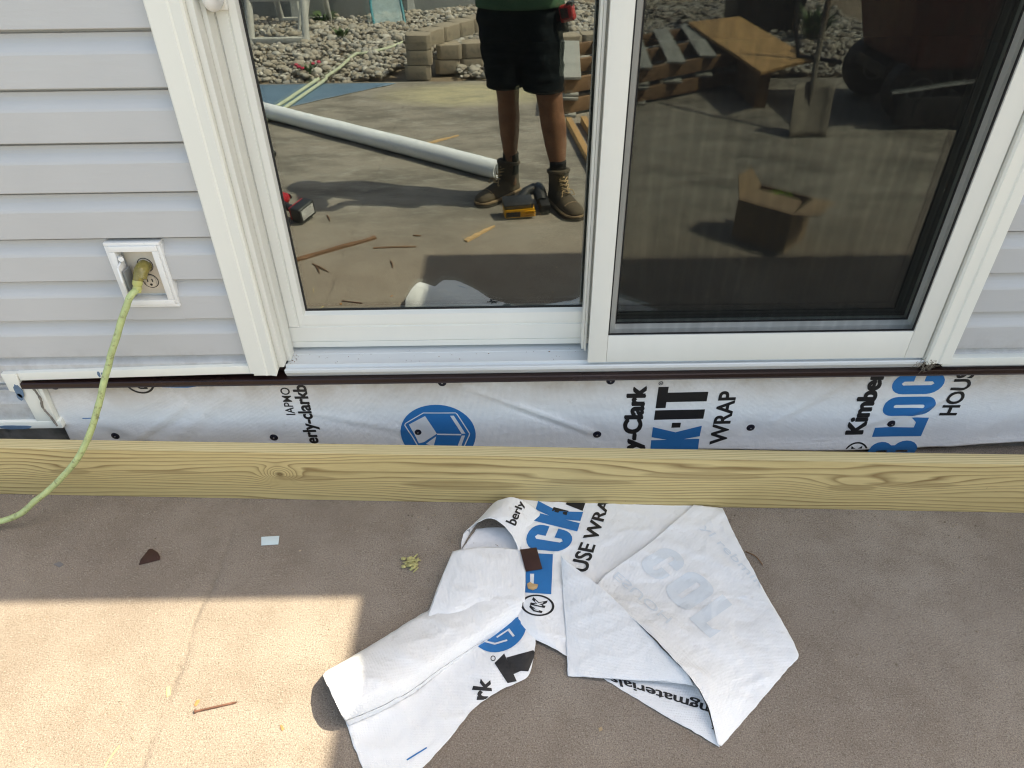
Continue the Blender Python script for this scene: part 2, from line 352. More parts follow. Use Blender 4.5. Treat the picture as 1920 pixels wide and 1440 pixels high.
def remeshed(mb, vox, it=6):
    me = mb.mesh('tmp')
    bm = bmesh.new(); bm.from_mesh(me); bmesh.ops.recalc_face_normals(bm, faces=bm.faces); bm.to_mesh(me); bm.free()
    ob = bpy.data.objects.new('tmp', me); COL.objects.link(ob)
    md = ob.modifiers.new('r', 'REMESH'); md.mode = 'VOXEL'; md.voxel_size = vox
    if it: sm = ob.modifiers.new('s', 'SMOOTH'); sm.iterations = it; sm.factor = .5
    dg = bpy.context.evaluated_depsgraph_get(); ev = ob.evaluated_get(dg); em = ev.to_mesh()
    r = MB(); r.v = [v.co.copy() for v in em.vertices]; r.f = [tuple(p.vertices) for p in em.polygons]
    ev.to_mesh_clear(); bpy.data.objects.remove(ob); bpy.data.meshes.remove(me); return r
def tag(o, label, cat, group=None, kind=None):
    o['label'] = label; o['category'] = cat
    if group: o['group'] = group
    if kind: o['kind'] = kind
    return o
def thing(name, label, cat, loc=(0, 0, 0), group=None):
    o = bpy.data.objects.new(name, None); o.empty_display_size = .1; COL.objects.link(o); o.location = loc; return tag(o, label, cat, group)
def struct(o): o['kind'] = 'structure'; return o
def catmull(P, n):                                 # smooth curve through control points
    P = [Vector(p) for p in P]; out = []
    for i in range(len(P) - 1):
        a, b, c, d = P[max(i - 1, 0)], P[i], P[i + 1], P[min(i + 2, len(P) - 1)]
        for k in range(n):
            t = k / n; out.append(.5 * ((2 * b) + (c - a) * t + (2 * a - 5 * b + 4 * c - d) * t * t + (3 * b - a - 3 * c + d) * t ** 3))
    out.append(P[-1]); return out
def surf(ctrl, nu, nv):                            # smooth surface through a grid of control points
    rows = [catmull(r, nu) for r in ctrl]; cols = [catmull([r[j] for r in rows], nv) for j in range(len(rows[0]))]
    return [[cols[j][i] for j in range(len(cols))] for i in range(len(cols[0]))]

# flat artwork: loops -> filled 2D mesh, cut small enough to follow a wavy sheet
def fill2d(loops, cut=None):
    cu = bpy.data.curves.new('art', 'CURVE'); cu.dimensions = '2D'; cu.fill_mode = 'BOTH'
    for lp in loops:
        sp = cu.splines.new('POLY'); sp.points.add(len(lp) - 1); sp.use_cyclic_u = True
        for q, (x, y) in zip(sp.points, lp): q.co = (x, y, 0, 1)
    return _flat(cu, cut)
def text2d(body, bold=.0, cut=None, space=1.0):
    cu = bpy.data.curves.new('txt', 'FONT'); cu.body = body; cu.offset = bold; cu.resolution_u = 4; cu.space_character = space
    return _flat(cu, cut)
def _flat(cu, cut):
    ob = bpy.data.objects.new('art', cu); COL.objects.link(ob)
    me = bpy.data.meshes.new_from_object(ob.evaluated_get(bpy.context.evaluated_depsgraph_get()))
    bpy.data.objects.remove(ob); bpy.data.curves.remove(cu)
    bm = bmesh.new(); bm.from_mesh(me); bpy.data.meshes.remove(me)
    bmesh.ops.remove_doubles(bm, verts=bm.verts, dist=1e-5)
    if bm.verts and cut:
        for ax in (0, 1):
            lo = min(v.co[ax] for v in bm.verts); hi = max(v.co[ax] for v in bm.verts); k = lo + cut
            while k < hi:
                no = Vector((1, 0, 0)) if ax == 0 else Vector((0, 1, 0))
                bmesh.ops.bisect_plane(bm, geom=bm.verts[:] + bm.edges[:] + bm.faces[:], plane_co=no * k, plane_no=no, dist=1e-6); k += cut
    bmesh.ops.triangulate(bm, faces=bm.faces)
    bm.verts.index_update()
    V = [(v.co.x, v.co.y) for v in bm.verts]; Fc = [tuple(v.index for v in f.verts) for f in bm.faces]; bm.free(); return V, Fc
def norm2d(V):
    x0 = min(p[0] for p in V); x1 = max(p[0] for p in V); y0 = min(p[1] for p in V); y1 = max(p[1] for p in V)
    return [((x - x0) / (x1 - x0), (y - y0) / (y1 - y0)) for x, y in V]
def arc(cx_, cy_, rx, ry, a0, a1, n): return [(cx_ + rx * math.cos(R_(a0 + (a1 - a0) * i / n)), cy_ + ry * math.sin(R_(a0 + (a1 - a0) * i / n))) for i in range(n + 1)]
def rrect(x0, x1, y0, y1, r, n=5):
    return arc(x1 - r, y1 - r, r, r, 0, 90, n) + arc(x0 + r, y1 - r, r, r, 90, 180, n) + arc(x0 + r, y0 + r, r, r, 180, 270, n) + arc(x1 - r, y0 + r, r, r, 270, 360, n)
# heavy condensed capitals, each drawn in a cell 0.5 wide and 1 high
BLK = {
 'L': [[(0, 0), (.5, 0), (.5, .34), (.38, .22), (.24, .22), (.24, 1), (0, 1)]],
 'O': [rrect(0, .5, 0, 1, .22), rrect(.21, .29, .2, .8, .039)[::-1]],
 'C': [arc(.25, .72, .25, .28, 0, 180, 10) + arc(.25, .28, .25, .28, 180, 360, 10) + [(.5, .40), (.30, .40), (.30, .24), (.25, .19), (.21, .24), (.21, .78), (.25, .82), (.30, .78), (.30, .60), (.5, .60)]],
 'K': [[(0, 0), (.23, 0), (.23, .32), (.29, 0), (.54, 0), (.40, .52), (.54, 1), (.30, 1), (.23, .68), (.23, 1), (0, 1)]],
 'B': [[(0, 0), (.33, 0)] + arc(.30, .26, .22, .26, -60, 60, 6) + arc(.29, .76, .21, .24, -55, 60, 6) + [(.30, 1), (0, 1)], rrect(.21, .28, .17, .42, .03)[::-1], rrect(.21, .28, .60, .83, .03)[::-1]],
 'I': [[(0, 0), (.24, 0), (.24, 1), (0, 1)]],
 'T': [[(.15, 0), (.39, 0), (.39, .80), (.54, .80), (.54, 1), (0, 1), (0, .80), (.15, .80)]],
 '-': [[(0, .44), (.17, .44), (.17, .62), (0, .62)]],
}

# ================================================================== THE SETTING
m_soil = MAT('bare_earth', (.20, .155, .11), .95, 0, .35, 2, bs=30, bd=.01)
o = MB().grid([[Vector((-900, -900, -.05)), Vector((900, -900, -.05))], [Vector((-900, 900, -.05)), Vector((900, 900, -.05))]]).build('ground', m_soil); struct(o)
o = MB().box(-6.5, 6.5, -4.24, .25, -.12, 0).build('patio', m_conc); struct(o)

# ================================================================== HOUSE WALL
house = thing('house', 'house wall in pale grey lapped vinyl siding around the patio door', 'house', (-1.6, .1, 0))
EXPO = .1131
def board(x0, x1, zb, h=EXPO, parent=house):
    # Dutch lap: flat lower face, hollow upper part tucked under the next butt
    pr = [(.0285, zb + .0015), (-.0050, zb), (-.0060, zb + .0015), (-.0042, zb + h * .58), (-.0020, zb + h * .63), (.0030, zb + h * .70), (.0075, zb + h * .77), (.0105, zb + h * .84), (.0120, zb + h * .915), (.0200, zb + h * .925), (.0205, zb + h + .001), (.0285, zb + h + .001)]
    return MB().prism_x(pr, x0, x1).build('siding_board', m_side, parent)
for k in range(19):
    zb = .394 + EXPO * k
    if k in (1, 2):
        board(-4.2, -.9700, zb); board(-.8400, -.70, zb)
        if k == 1: MB().add([(-.9698, -.0060, zb), (-.8402, -.0060, zb), (-.8402, -.0048, .5485), (-.9698, -.0048, .5485), (-.9698, .006, zb), (-.8402, .006, zb), (-.8402, .006, .5485), (-.9698, .006, .5485)], [(0, 3, 2, 1), (4, 5, 6, 7), (0, 1, 5, 4), (1, 2, 6, 5), (2, 3, 7, 6), (3, 0, 4, 7)]).build('siding_board', m_side, house)
    else: board(-4.2, -.70, zb)
    if zb < 2.43: board(1.176, 4.6, zb - .0155)
board(-4.2, -.70, .394 - EXPO + .048, EXPO - .048)              # cut bottom course
board(1.176, 4.6, .394 - EXPO + .048 - .0155, EXPO - .048)
board(-4.2, -1.335, .286 - .115, .1131)                        # the wall runs lower left of the cut-out
MB().box(-4.2, -.66, .029, .12, .343, 2.52).build('sheathing', m_soft, house)
MB().box(1.14, 4.6, .029, .12, .33, 2.52).build('sheathing', m_soft, house)
MB().box(-.66, 1.14, .03, .12, 2.40, 2.52).build('sheathing', m_soft, house)
MB().box(-4.2, -1.31, .029, .2, .17, .343).build('sheathing', m_soft, house)
MB().box(-4.2, 4.6, .022, .2, 0, .17).build('foundation', m_found, house)
MB().box(-1.31, 4.6, .022, .2, .17, .335).build('rim_joist', m_found, house)
# eave and, further right, the deeper porch roof whose shadow lies on the patio
MB().box(-4.6, 4.9, -.268, .35, 2.50, 2.62).build('eave', m_soft, house, bevel=.01)
rm = MB(); rm.add([(-4.6, -.268, 2.62), (4.9, -.268, 2.62), (4.9, 3.2, 3.6), (-4.6, 3.2, 3.6), (-4.6, -.268, 2.66), (4.9, -.268, 2.66), (4.9, 3.2, 3.64), (-4.6, 3.2, 3.64)],
                 [(0, 3, 2, 1), (4, 5, 6, 7), (0, 1, 5, 4), (1, 2, 6, 5), (2, 3, 7, 6), (3, 0, 4, 7)]).build('roof', MAT('shingle', (.08, .075, .07), .95, 0, .3, 12, bs=40, bd=.01), house)
MB().box(1.435, 4.9, -.965, -.268, 2.505, 2.60).build('porch_roof', m_soft, house, bevel=.008)
# white starter trims under the siding
def ztrim(x0, x1, za, zb_, y=-.016, nm='bottom_trim'):
    return MB().add([(x0, y, za), (x1, y, zb_), (x1, y + .001, zb_ + .024), (x0, y + .001, za + .024), (x0, .02, za + .002), (x1, .02, zb_ + .002), (x1, .016, zb_ + .030), (x0, .016, za + .030)],
                    [(0, 3, 2, 1), (4, 5, 6, 7), (0, 1, 5, 4), (1, 2, 6, 5), (2, 3, 7, 6), (3, 0, 4, 7)]).build(nm, m_trim, house, bevel=.0012)
ztrim(-1.335, -.655, .326, .339); ztrim(1.165, 4.6, .330, .330)
ztrim(-4.2, -1.285, .152, .156)
# the little mitred return post at the left end of the cut-out
MB().add([(-1.352, -.014, .158), (-1.300, -.014, .158), (-1.305, -.014, .318), (-1.352, -.014, .318), (-1.352, .02, .158), (-1.300, .02, .158), (-1.305, .02, .318), (-1.352, .02, .318)],
         [(0, 3, 2, 1), (4, 5, 6, 7), (0, 1, 5, 4), (1, 2, 6, 5), (2, 3, 7, 6), (3, 0, 4, 7)]).build('corner_post', m_trim, house, bevel=.002)
MB().obox((-1.298, -.002, .236), (.012, .024, .150), Matrix.Rotation(R_(2), 3, 'Y')).build('corner_post', m_trim, house, bevel=.002)
MB().add([(-1.378, -.018, .292), (-1.345, -.018, .282), (-1.335, -.018, .350), (-1.378, -.018, .350), (-1.378, .0, .292), (-1.345, .0, .282), (-1.335, .0, .350), (-1.378, .0, .350)],
         [(0, 3, 2, 1), (4, 5, 6, 7), (0, 1, 5, 4), (1, 2, 6, 5), (2, 3, 7, 6), (3, 0, 4, 7)]).build('trim_end', m_trim, house, bevel=.002)
# dabs of old slate-blue paint
m_oldblue = MAT('old_blue_paint', (.11, .18, .27), .6, 0, .25, 40)
def dab(cx_, cz_, rx, rz, y, n=18, rough_=.35):
    a0 = random.uniform(0, 9); pts = [(cx_ + rx * (1 + rough_ * noise.noise(Vector((a0, math.cos(t) * 1.3, math.sin(t) * 1.3)))) * math.cos(t), y, cz_ + rz * (1 + rough_ * noise.noise(Vector((a0 + 3, math.cos(t) * 1.9, math.sin(t) * 1.9)))) * math.sin(t)) for t in [2 * math.pi * i / n for i in range(n)]]
    m_ = MB(); m_.add(pts + [(p[0], y + .0018, p[2]) for p in pts], [tuple(range(n))] + [(i, (i + 1) % n, (i + 1) % n + n, i + n) for i in range(n)]); return m_
for q in ((-1.353, .292, .011, .022, -.0186), (-1.358, .272, .008, .012, -.0186), (-1.43, .195, .014, .016, -.0012), (-1.397, .190, .004, .009, -.0012), (-1.42, .162, .05, .007, -.0166), (-1.52, .164, .06, .006, -.0166), (-1.116, .343, .004, .009, -.0165), (-1.105, .340, .004, .009, -.0165)):
    dab(*q).build('paint_dab', m_oldblue, house)
# caulk smear in the joint of the return post
m_caulk = MAT('grey_caulk', (.20, .185, .165), .9, 0, .5, 60, bs=120, bd=.002)
MB().tube(catmull([(-1.311, -.0155, .30), (-1.306, -.0165, .262), (-1.312, -.0165, .232), (-1.304, -.0165, .20), (-1.298, -.0155, .165)], 6), [.003 + .003 * random.random() for _ in range(25)], 6, flat=.5).build('caulk_smear', m_caulk, house, smooth=True)

# room behind the glass
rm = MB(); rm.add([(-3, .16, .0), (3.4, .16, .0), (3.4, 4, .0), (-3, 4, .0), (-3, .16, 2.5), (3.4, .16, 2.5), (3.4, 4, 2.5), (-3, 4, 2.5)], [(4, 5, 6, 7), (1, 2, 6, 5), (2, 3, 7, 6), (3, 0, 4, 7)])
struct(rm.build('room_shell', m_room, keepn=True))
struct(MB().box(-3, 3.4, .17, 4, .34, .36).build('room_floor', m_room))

# ================================================================== SLIDING DOOR
door = thing('sliding_door', 'white two-panel sliding patio door with a grey insect screen on the right', 'door', (.24, .05, .336))
ZT = 2.38
# casings: two flat steps with a crease between them
def casing(xo, xi, xc, bot, nm='casing'):
    s = 1 if xi > xo else -1
    pr = [(xo, .03), (xo, -.014), (xo + s * .004, -.019), (xc - s * .002, -.0215), (xc + s * .002, -.0185), (xi - s * .005, -.024), (xi, -.020), (xi, .03)]
    n = len(pr); vs = []
    for j, (x, y) in enumerate(pr): vs.append((x, y, bot[min(j * len(bot) // n, len(bot) - 1)]))
    vs += [(x, y, ZT + .07) for x, y in pr]
    return MB().add(vs, [(j, (j + 1) % n, (j + 1) % n + n, j + n) for j in range(n)] + [tuple(range(n))[::-1], tuple(range(n, 2 * n))]).build(nm, m_trim, door, smooth=True)
casing(-.709, -.630, -.660, (.343, .341, .334, .334, .346, .350))
casing(1.187, 1.114, 1.152, (.338, .338, .340, .340, .343, .345))
MB().add([(-.700, -.014, .329), (-.655, -.014, .329), (-.655, -.012, .345), (-.700, -.012, .345), (-.700, -.006, .329), (-.655, -.006, .329), (-.655, -.006, .345), (-.700, -.006, .345)],
         [(0, 3, 2, 1), (4, 5, 6, 7), (0, 1, 5, 4), (1, 2, 6, 5), (2, 3, 7, 6), (3, 0, 4, 7)]).build('casing_tab', m_trim, door, bevel=.001)
MB().box(-.709, 1.187, -.02, .03, ZT + .071, ZT + .14).build('head_casing', m_trim, door, bevel=.003)
# jambs with a step
MB().box(-.6295, -.6150, -.008, .130, .352, ZT).build('jamb', m_white, door, bevel=.0015)
MB().box(-.6145, -.604, .022, .062, .352, ZT).build('jamb_step', m_white, door, bevel=.0015)
MB().box(1.1135, 1.126, -.012, .130, .346, ZT).build('jamb', m_white, door, bevel=.0015)
MB().box(-.6295, 1.126, -.008, .130, ZT, ZT + .07).build('head_jamb', m_white, door, bevel=.002)
# sill with its tracks
MB().prism_x([(-.016, .338), (-.016, .3465), (-.0135, .3485), (-.011, .3465), (-.004, .3455), (.000, .3455), (.002, .354), (.0045, .354), (.0065, .3465), (.020, .3475), (.0535, .3505), (.055, .3515), (.092, .3535), (.094, .358), (.125, .360), (.125, .32), (-.005, .32)], -.6135, 1.1125).build('sill', m_sill, door)
MB().box(-.6290, 1.112, .0905, .0925, .3545, .363).build('track_rib', m_sill, door)

def glass_panel(nm, x0, x1, z0, z1, y, lw, rw, bw, fy, tilt, gm=None):
    """sash: four profiled rails, glazing bead, gasket and two panes of glass"""
    p = thing(nm, '', ''); del p['label']; del p['category']; p.parent = door; wx = Vector((x0, fy, z0)); p.location = wx - world_loc(door)
    def rail(nmr, prof_in, a, b, horiz, at, sgn):
        m_ = MB(); k = len(prof_in); vs = []
        for e in (a, b):
            for (d, yy) in prof_in: vs.append((e if horiz else at + sgn * d, yy, at + sgn * d if horiz else e))
        m_.add(vs, [(j, (j + 1) % k, (j + 1) % k + k, j + k) for j in range(k)] + [tuple(range(k))[::-1], tuple(range(k, 2 * k))]); return m_.build(nmr, m_white, p, smooth=True)
    def prof(wd): return [(0, y + .02), (0, fy + .001), (.001, fy), (wd * .16, fy), (wd * .17, fy + .003), (wd * .185, fy), (wd * .60, fy), (wd * .61, fy + .0035), (wd * .67, fy + .0035), (wd * .68, fy + .001), (wd * .93, fy + .004), (wd, y - .004), (wd, y + .02)]
    rail('bottom_rail', prof(bw), x0 + .0005, x1 - .0005, True, z0, 1); rail('top_rail', prof(.09), x0 + .0005, x1 - .0005, True, z1, -1)
    # stiles are cut to stand between the rails, mitred visually by their own step
    pj = lambda wd: [(a_, b_ - .0005) for a_, b_ in prof(wd)]
    rail('stile', pj(lw), z0 + bw * .62, z1 - .09 * .62, False, x0, 1); rail('stile', pj(rw), z0 + bw * .62, z1 - .09 * .62, False, x1, -1)
    gx0, gx1, gz0, gz1 = x0 + lw, x1 - rw, z0 + bw, z1 - .09
    for (a, b, c, d) in ((gx0 - .001, gx1 + .001, gz0 - .001, gz0 + .004), (gx0 - .001, gx1 + .001, gz1 - .004, gz1 + .001), (gx0 - .001, gx0 + .004, gz0 + .004, gz1 - .004), (gx1 - .004, gx1 + .001, gz0 + .004, gz1 - .004)):
        MB().box(a, b, y - .003, y - .0005, c, d).build('gasket', m_black, p)
    for i, (yy, tl) in enumerate(((y, 0.0), (y + .017, tilt))):
        cxm = (gx0 + gx1) / 2; hw = (gx1 - gx0) / 2 + .006; dy = hw * math.sin(tl)
        MB().add([(gx0 - .006, yy - dy, gz0 - .006), (gx1 + .006, yy + dy, gz0 - .006), (gx1 + .006, yy + dy, gz1 + .006), (gx0 - .006, yy - dy, gz1 + .006)], [(0, 1, 2, 3)]).build('pane', gm or (m_glass if i == 0 else m_glass_in), p)
    return p
lp = glass_panel('door_panel', -.6130, .262, .3655, 2.372, GL, .058, .058, .108, .066, R_(.26))
rp = glass_panel('fixed_panel', .222, 1.1125, .358, 2.372, GR, .058, .046, .082, .028, R_(-.10), m_glass2)
# screen frame in the outer track
sp = thing('screen_panel', '', ''); del sp['label']; del sp['category']; sp.parent = door; sp.location = Vector((.66, -.006, .356)) - world_loc(door)
MB().box(.2045, .2540, -.0125, -.001, .3555, ZT - .01).build('stile', m_white, sp, bevel=.0016)
MB().box(1.0580, 1.1085, -.0125, -.001, .3555, ZT - .01).build('stile', m_white, sp, bevel=.0016)
MB().box(.2545, 1.0575, -.0120, -.001, .3560, .4400).build('bottom_rail', m_white, sp, bevel=.0016)
MB().box(.2545, 1.0575, -.0120, -.001, ZT - .07, ZT - .01).build('top_rail', m_white, sp, bevel=.0016)
for q in ((.2545, 1.0575, .4402, .4428), (.2545, .2578, .4430, ZT - .072), (1.0545, 1.0575, .4430, ZT - .072)):
    MB().box(q[0], q[1], -.0085, -.0035, q[2], q[3]).build('spline', m_black, sp)
MB().add([(.252, -.0045, .438), (1.059, -.0045, .438), (1.059, -.0045, ZT - .072), (.252, -.0045, ZT - .072)], [(0, 1, 2, 3)]).build('mesh', m_screen, sp)
# interlock ribs beside the screen frame
for i, (a, b, yy) in enumerate(((.1905, .1965, .030), (.1970, .2020, .020))):
    MB().box(a, b, yy, .060, .372, ZT - .005).build('interlock_rib', m_white, door, bevel=.001)
# handle at the top edge of the picture
hd = MB(); hd.tube(catmull([(-.588, .060, 1.232), (-.588, .030, 1.226), (-.588, .010, 1.238), (-.588, .006, 1.30), (-.588, .010, 1.38), (-.588, .032, 1.40), (-.588, .060, 1.395)], 6), .0145, 14, flat=1.25)
hd.build('handle', m_white_pl, door, smooth=True)
MB().box(-.606, -.572, .056, .0655, 1.205, 1.425).build('handle_plate', m_white, door, bevel=.004, seg=3)
# cobweb fluff in the lower right corner
m_fluff = MAT('cobweb_dirt', (.20, .17, .13), .95, 0, .5, 60)
fl = MB(); rr = random.Random(4)
for i in range(70):
    c = Vector((1.122 + rr.gauss(0, .012), -.020 + rr.gauss(0, .003), .336 + rr.gauss(0, .010))); d = Vector((rr.gauss(0, 1), rr.gauss(0, .3), rr.gauss(0, 1))).normalized() * rr.uniform(.004, .012)
    fl.tube([c - d, c + Vector((rr.gauss(0, .003), 0, rr.gauss(0, .003))), c + d], .0005, 4)
for i in range(26): fl.ball((1.122 + rr.gauss(0, .011), -.021 + rr.gauss(0, .002), .337 + rr.gauss(0, .009)), rr.uniform(.0006, .002), 5, 4)
tag(fl.build('cobweb_clump', m_fluff), 'dirty cobweb clump under the right corner of the door sill', 'cobweb')

# ================================================================== FLASHING, WRAP ON THE WALL
fp = [(.0215, .338), (.0195, .338), (.0190, .3220), (-.0185, .3185), (-.0215, .3165), (-.0220, .3060), (-.0235, .3025), (-.0210, .3020), (-.0190, .3150), (.0205, .3190), (.0215, .3215)]
tag(MB().prism_x(fp, -1.337, 4.0, 30).build('brown_flashing', m_brown), 'long dark brown metal flashing under the door sill', 'flashing')
NAILS = [(-1.163, .105), (-.701, .092), (-.278, .100), (.248, .086), (.698, .100), (1.107, .110), (-.194, .282), (.274, .280), (-1.268, .290), (.58, -.2)]
CRE = [((-.12, .262), (.22, .095), .0035, .010), ((-1.12, .085), (-.93, .215), .004, .014), ((-1.02, .07), (-.80, .25), .003, .018), ((.76, .125), (.93, .265), .003, .014), ((-.62, .20), (-.30, .105), .0025, .012),
       ((.02, .20), (.25, .09), .003, .010), ((1.12, .115), (1.30, .27), .0045, .010), ((1.0, .10), (1.26, .20), .003, .012), ((-1.25, .2), (-1.0, .05), .002, .02), ((1.3, .03), (1.6, .25), .003, .03)]
def wrapy(x, z):
    y = .003 - .0050 * noise.noise(Vector((x * 3.2, z * 4, 1.3))) - .0012 * noise.noise(Vector((x * 11, z * 9, 4.3)))
    for (a, b, amp, sg) in CRE:
        ax, az = a; bx, bz = b; L2 = (bx - ax) ** 2 + (bz - az) ** 2; t = ((x - ax) * (bx - ax) + (z - az) * (bz - az)) / L2
        tc = min(1, max(0, t)); d = math.hypot(x - ax - tc * (bx - ax), z - az - tc * (bz - az)); amp *= .62; y -= amp * math.exp(-(d / sg) ** 2)
        d2 = ((x - ax) * (bz - az) - (z - az) * (bx - ax)) / math.sqrt(L2)
        if 0 <= t <= 1: y += amp * .7 * math.exp(-((d2 - sg * 1.8) / sg) ** 2) * math.sin(math.pi * t)
    for (nx, nz) in NAILS: y += .0035 * math.exp(-(((x - nx) ** 2 + (z - nz) ** 2) / .0011))
    y -= .006 * math.exp(-((z - .02) / .03) ** 2) * (1 if x < .5 else 1.6 + .5 * math.sin(x * 9))
    return min(y, .017)
def wrapbot(x): return .006 if x < .45 else (.024 - .004 * math.sin((x - .7) * 6) if x < 1.2 else .022 + .055 * (x - 1.2) ** 1.0)
P = []
for i in range(71):
    row = []
    for j in range(1000):
        x = -1.290 + (2.0 + 1.290) * j / 999; zb = wrapbot(x); z = zb + (.317 - zb) * i / 70
        xx = x - (.03 * (.3 - z) if j < 6 else 0); row.append(Vector((xx, wrapy(xx, z), z)))
    P.append(row)
wrap = thing('house_wrap', 'white house wrap with blue and black print nailed below the door', 'house wrap', (.3, 0, 0))
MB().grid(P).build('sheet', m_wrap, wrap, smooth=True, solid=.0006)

def on_wall(V, Fc, fx, mat, nm, eps=.0012, lab=None):
    m_ = MB(); pts = []
    for (u, v) in V:
        x, z = fx(u, v); pts.append((x, wrapy(x, z) - eps, z))
    m_.add(pts, Fc)
    o_ = m_.build(nm, mat, wrap)
    # face the patio
    for p_ in o_.data.polygons:
        if p_.normal.y > 0: p_.flip()
    return o_
def upword(body, base_x, cap, z0, z1, mat=m_ink, bold=.02, fullh=None):
    V, Fc = text2d(body, min(bold, .018), .07); xs = [p[0] for p in V]; x0, x1 = min(xs), max(xs)
    d_ = max(0, bold - .012) * 1.1
    # Blender's font: cap height is about 0.69 of the size
    Vn, Fn = [], []
    for k_, (du, dv_) in enumerate(((0, 0), (d_, 0), (-d_, 0), (d_ * .5, d_ * .5), (-d_ * .5, -d_ * .5)) if d_ else ((0, 0),)):
        o_ = len(Vn); Vn += [(u + du, v + dv_, k_) for u, v in V]; Fn += [tuple(i + o_ for i in f) for f in Fc]
    m_ = MB(); pts = []
    for (u, v, k_) in Vn:
        x, z = base_x - v * cap / .69, z0 + (u - x0) / (x1 - x0) * (z1 - z0); pts.append((x, wrapy(x, z) - .0012 - .00012 * k_, z))
    ob_ = m_.add(pts, Fn).build('printed_lettering', mat, wrap, keepn=True)
    for p_ in ob_.data.polygons:
        if p_.normal.y > 0: p_.flip()
def upblock(ch, base_x, h, z0, z1, mat):
    V, Fc = fill2d(BLK[ch], .045); w_ = max(p[0] for p in V)
    on_wall(V, Fc, lambda u, v: (base_x - v * h, z0 + u / w_ * (z1 - z0)), mat, 'printed_lettering')
upword('IAPMO', -.620, .025, .180, .277, bold=.011)
upword('erly-clarkb', -.573, .036, .070, .285, bold=.030)
upword('y-Clark', .374, .050, .030, .262, bold=.05)
for ch, a, b, mt in (('K', .026, .113, m_blue), ('-', .1085, .127, m_ink), ('I', .140, .175, m_ink), ('T', .183, .259, m_ink)): upblock(ch, .552, .143, a, b, mt)
upword('E WRAP', .632, .047, -.004, .238, bold=.022)
upword('Kimber', 1.028, .049, .077, .305, bold=.05)
for ch, a, b in (('B', -.024, .049), ('L', .064, .134), ('O', .143, .213), ('C', .222, .296)): upblock(ch, 1.206, .145, a, b, m_blue)
upword('HOUS', 1.279, .047, .143, .300, bold=.022)
# registered mark
V, Fc = fill2d([arc(0, 0, 1, 1, 0, 345, 22), arc(0, 0, .72, .72, 0, 345, 22)[::-1], [(-.35, -.45), (-.1, -.45), (-.1, .45), (-.35, .45)], [(.0, .1), (.35, .1), (.35, .4), (.0, .4)], [(.1, 0), (.4, -.45), (.2, -.45), (-.05, 0)]])
on_wall(V, Fc, lambda u, v: (.414 - v * .0065, .272 + u * .0065), m_ink, 'printed_mark')
def disc(cx_, cz_, r, mat, zmax=.314, n=48):
    pts = [(cx_ + r * math.cos(2 * math.pi * i / n), min(zmax, cz_ + r * math.sin(2 * math.pi * i / n))) for i in range(n)]
    if cz_ - r < .008: pts = [(a, max(b, .008)) for a, b in pts]
    V, Fc = fill2d([pts], .015); on_wall(V, Fc, lambda u, v: (u, v), mat, 'printed_logo')
disc(-.2185, .096, .110, m_blue)
disc(.486, .360, .093, m_blue)
V, Fc = fill2d([[(-.972, .281), (-.90, .279), (-.826, .290), (-.826, .314), (-.972, .314)]], .015); on_wall(V, Fc, lambda u, v: (u, v), m_blue, 'printed_logo')
V, Fc = fill2d([[(-1.229, .1765), (-1.180, .1768), (-1.180, .1798), (-1.229, .1795)]], .015); on_wall(V, Fc, lambda u, v: (u, v), m_blue, 'printed_mark')
# white line drawing of an open carton inside the blue disc
def zw(x, y):
    p = wall(700 + x / 6.4, 720 + y / 6.4, .003); return (p.x, p.z)
def band(path, wd):
    pl = [Vector((*zw(*q), 0)) for q in path]; L, Rr = [], []
    for i, p in enumerate(pl):
        t = (pl[min(i + 1, len(pl) - 1)] - pl[max(i - 1, 0)]).normalized(); nn = Vector((-t.y, t.x, 0)) * wd / 2
        L.append((p + nn)[:2]); Rr.append((p - nn)[:2])
    return [tuple(q) for q in L + Rr[::-1]]
art = [band([(545, 760), (375, 500), (385, 480), (600, 350), (985, 345), (1005, 360), (1155, 590), (1150, 615), (1090, 740)], .0034),
       [zw(*q) for q in ((425, 495), (620, 388), (762, 600), (610, 700), (545, 715))], [zw(*q) for q in ((920, 380), (965, 378), (1105, 592), (1060, 595))],
       [zw(*q) for q in ((765, 597), (1055, 597), (1055, 613), (765, 613))], [zw(*q) for q in ((1062, 615), (1100, 615), (1055, 740), (1010, 740))], [zw(*q) for q in ((630, 720), (755, 630), (725, 740))]]
for a in art:
    V, Fc = fill2d([a], .01); on_wall(V, Fc, lambda u, v: (u, v), m_wprint, 'printed_logo', .0018)
def kclogo(place):                                  # ring with two angular letters
    L1 = [(-.62, -.42), (-.42, -.42), (-.42, .02), (-.1, .42), (-.34, .42), (-.62, .08)]
    L2 = [(-.10, -.45), (.12, -.45), (.12, -.1), (.40, -.45), (.66, -.45), (.30, .0), (.66, .45), (.40, .45), (.12, .1), (.12, .45), (-.10, .45)]
    loops = [arc(0, 0, 1, 1, 0, 350, 36), arc(0, 0, .86, .86, 0, 350, 36)[::-1]]
    V, Fc = fill2d(loops + [L1, L2, [(a * .55 + .06, b * .55) for a, b in L2][::-1], [(a * .5 - .19, b * .5) for a, b in L1][::-1]], .15)
    return place(V, Fc)
kclogo(lambda V, Fc: on_wall([p for p in V], Fc, lambda u, v: (-1.030 - v * .041, min(.314, .301 + u * .041)), m_ink, 'printed_logo'))
kclogo(lambda V, Fc: on_wall(V, Fc, lambda u, v: (1.022 - v * .036, max(.026, .012 + u * .036)), m_ink, 'printed_logo'))
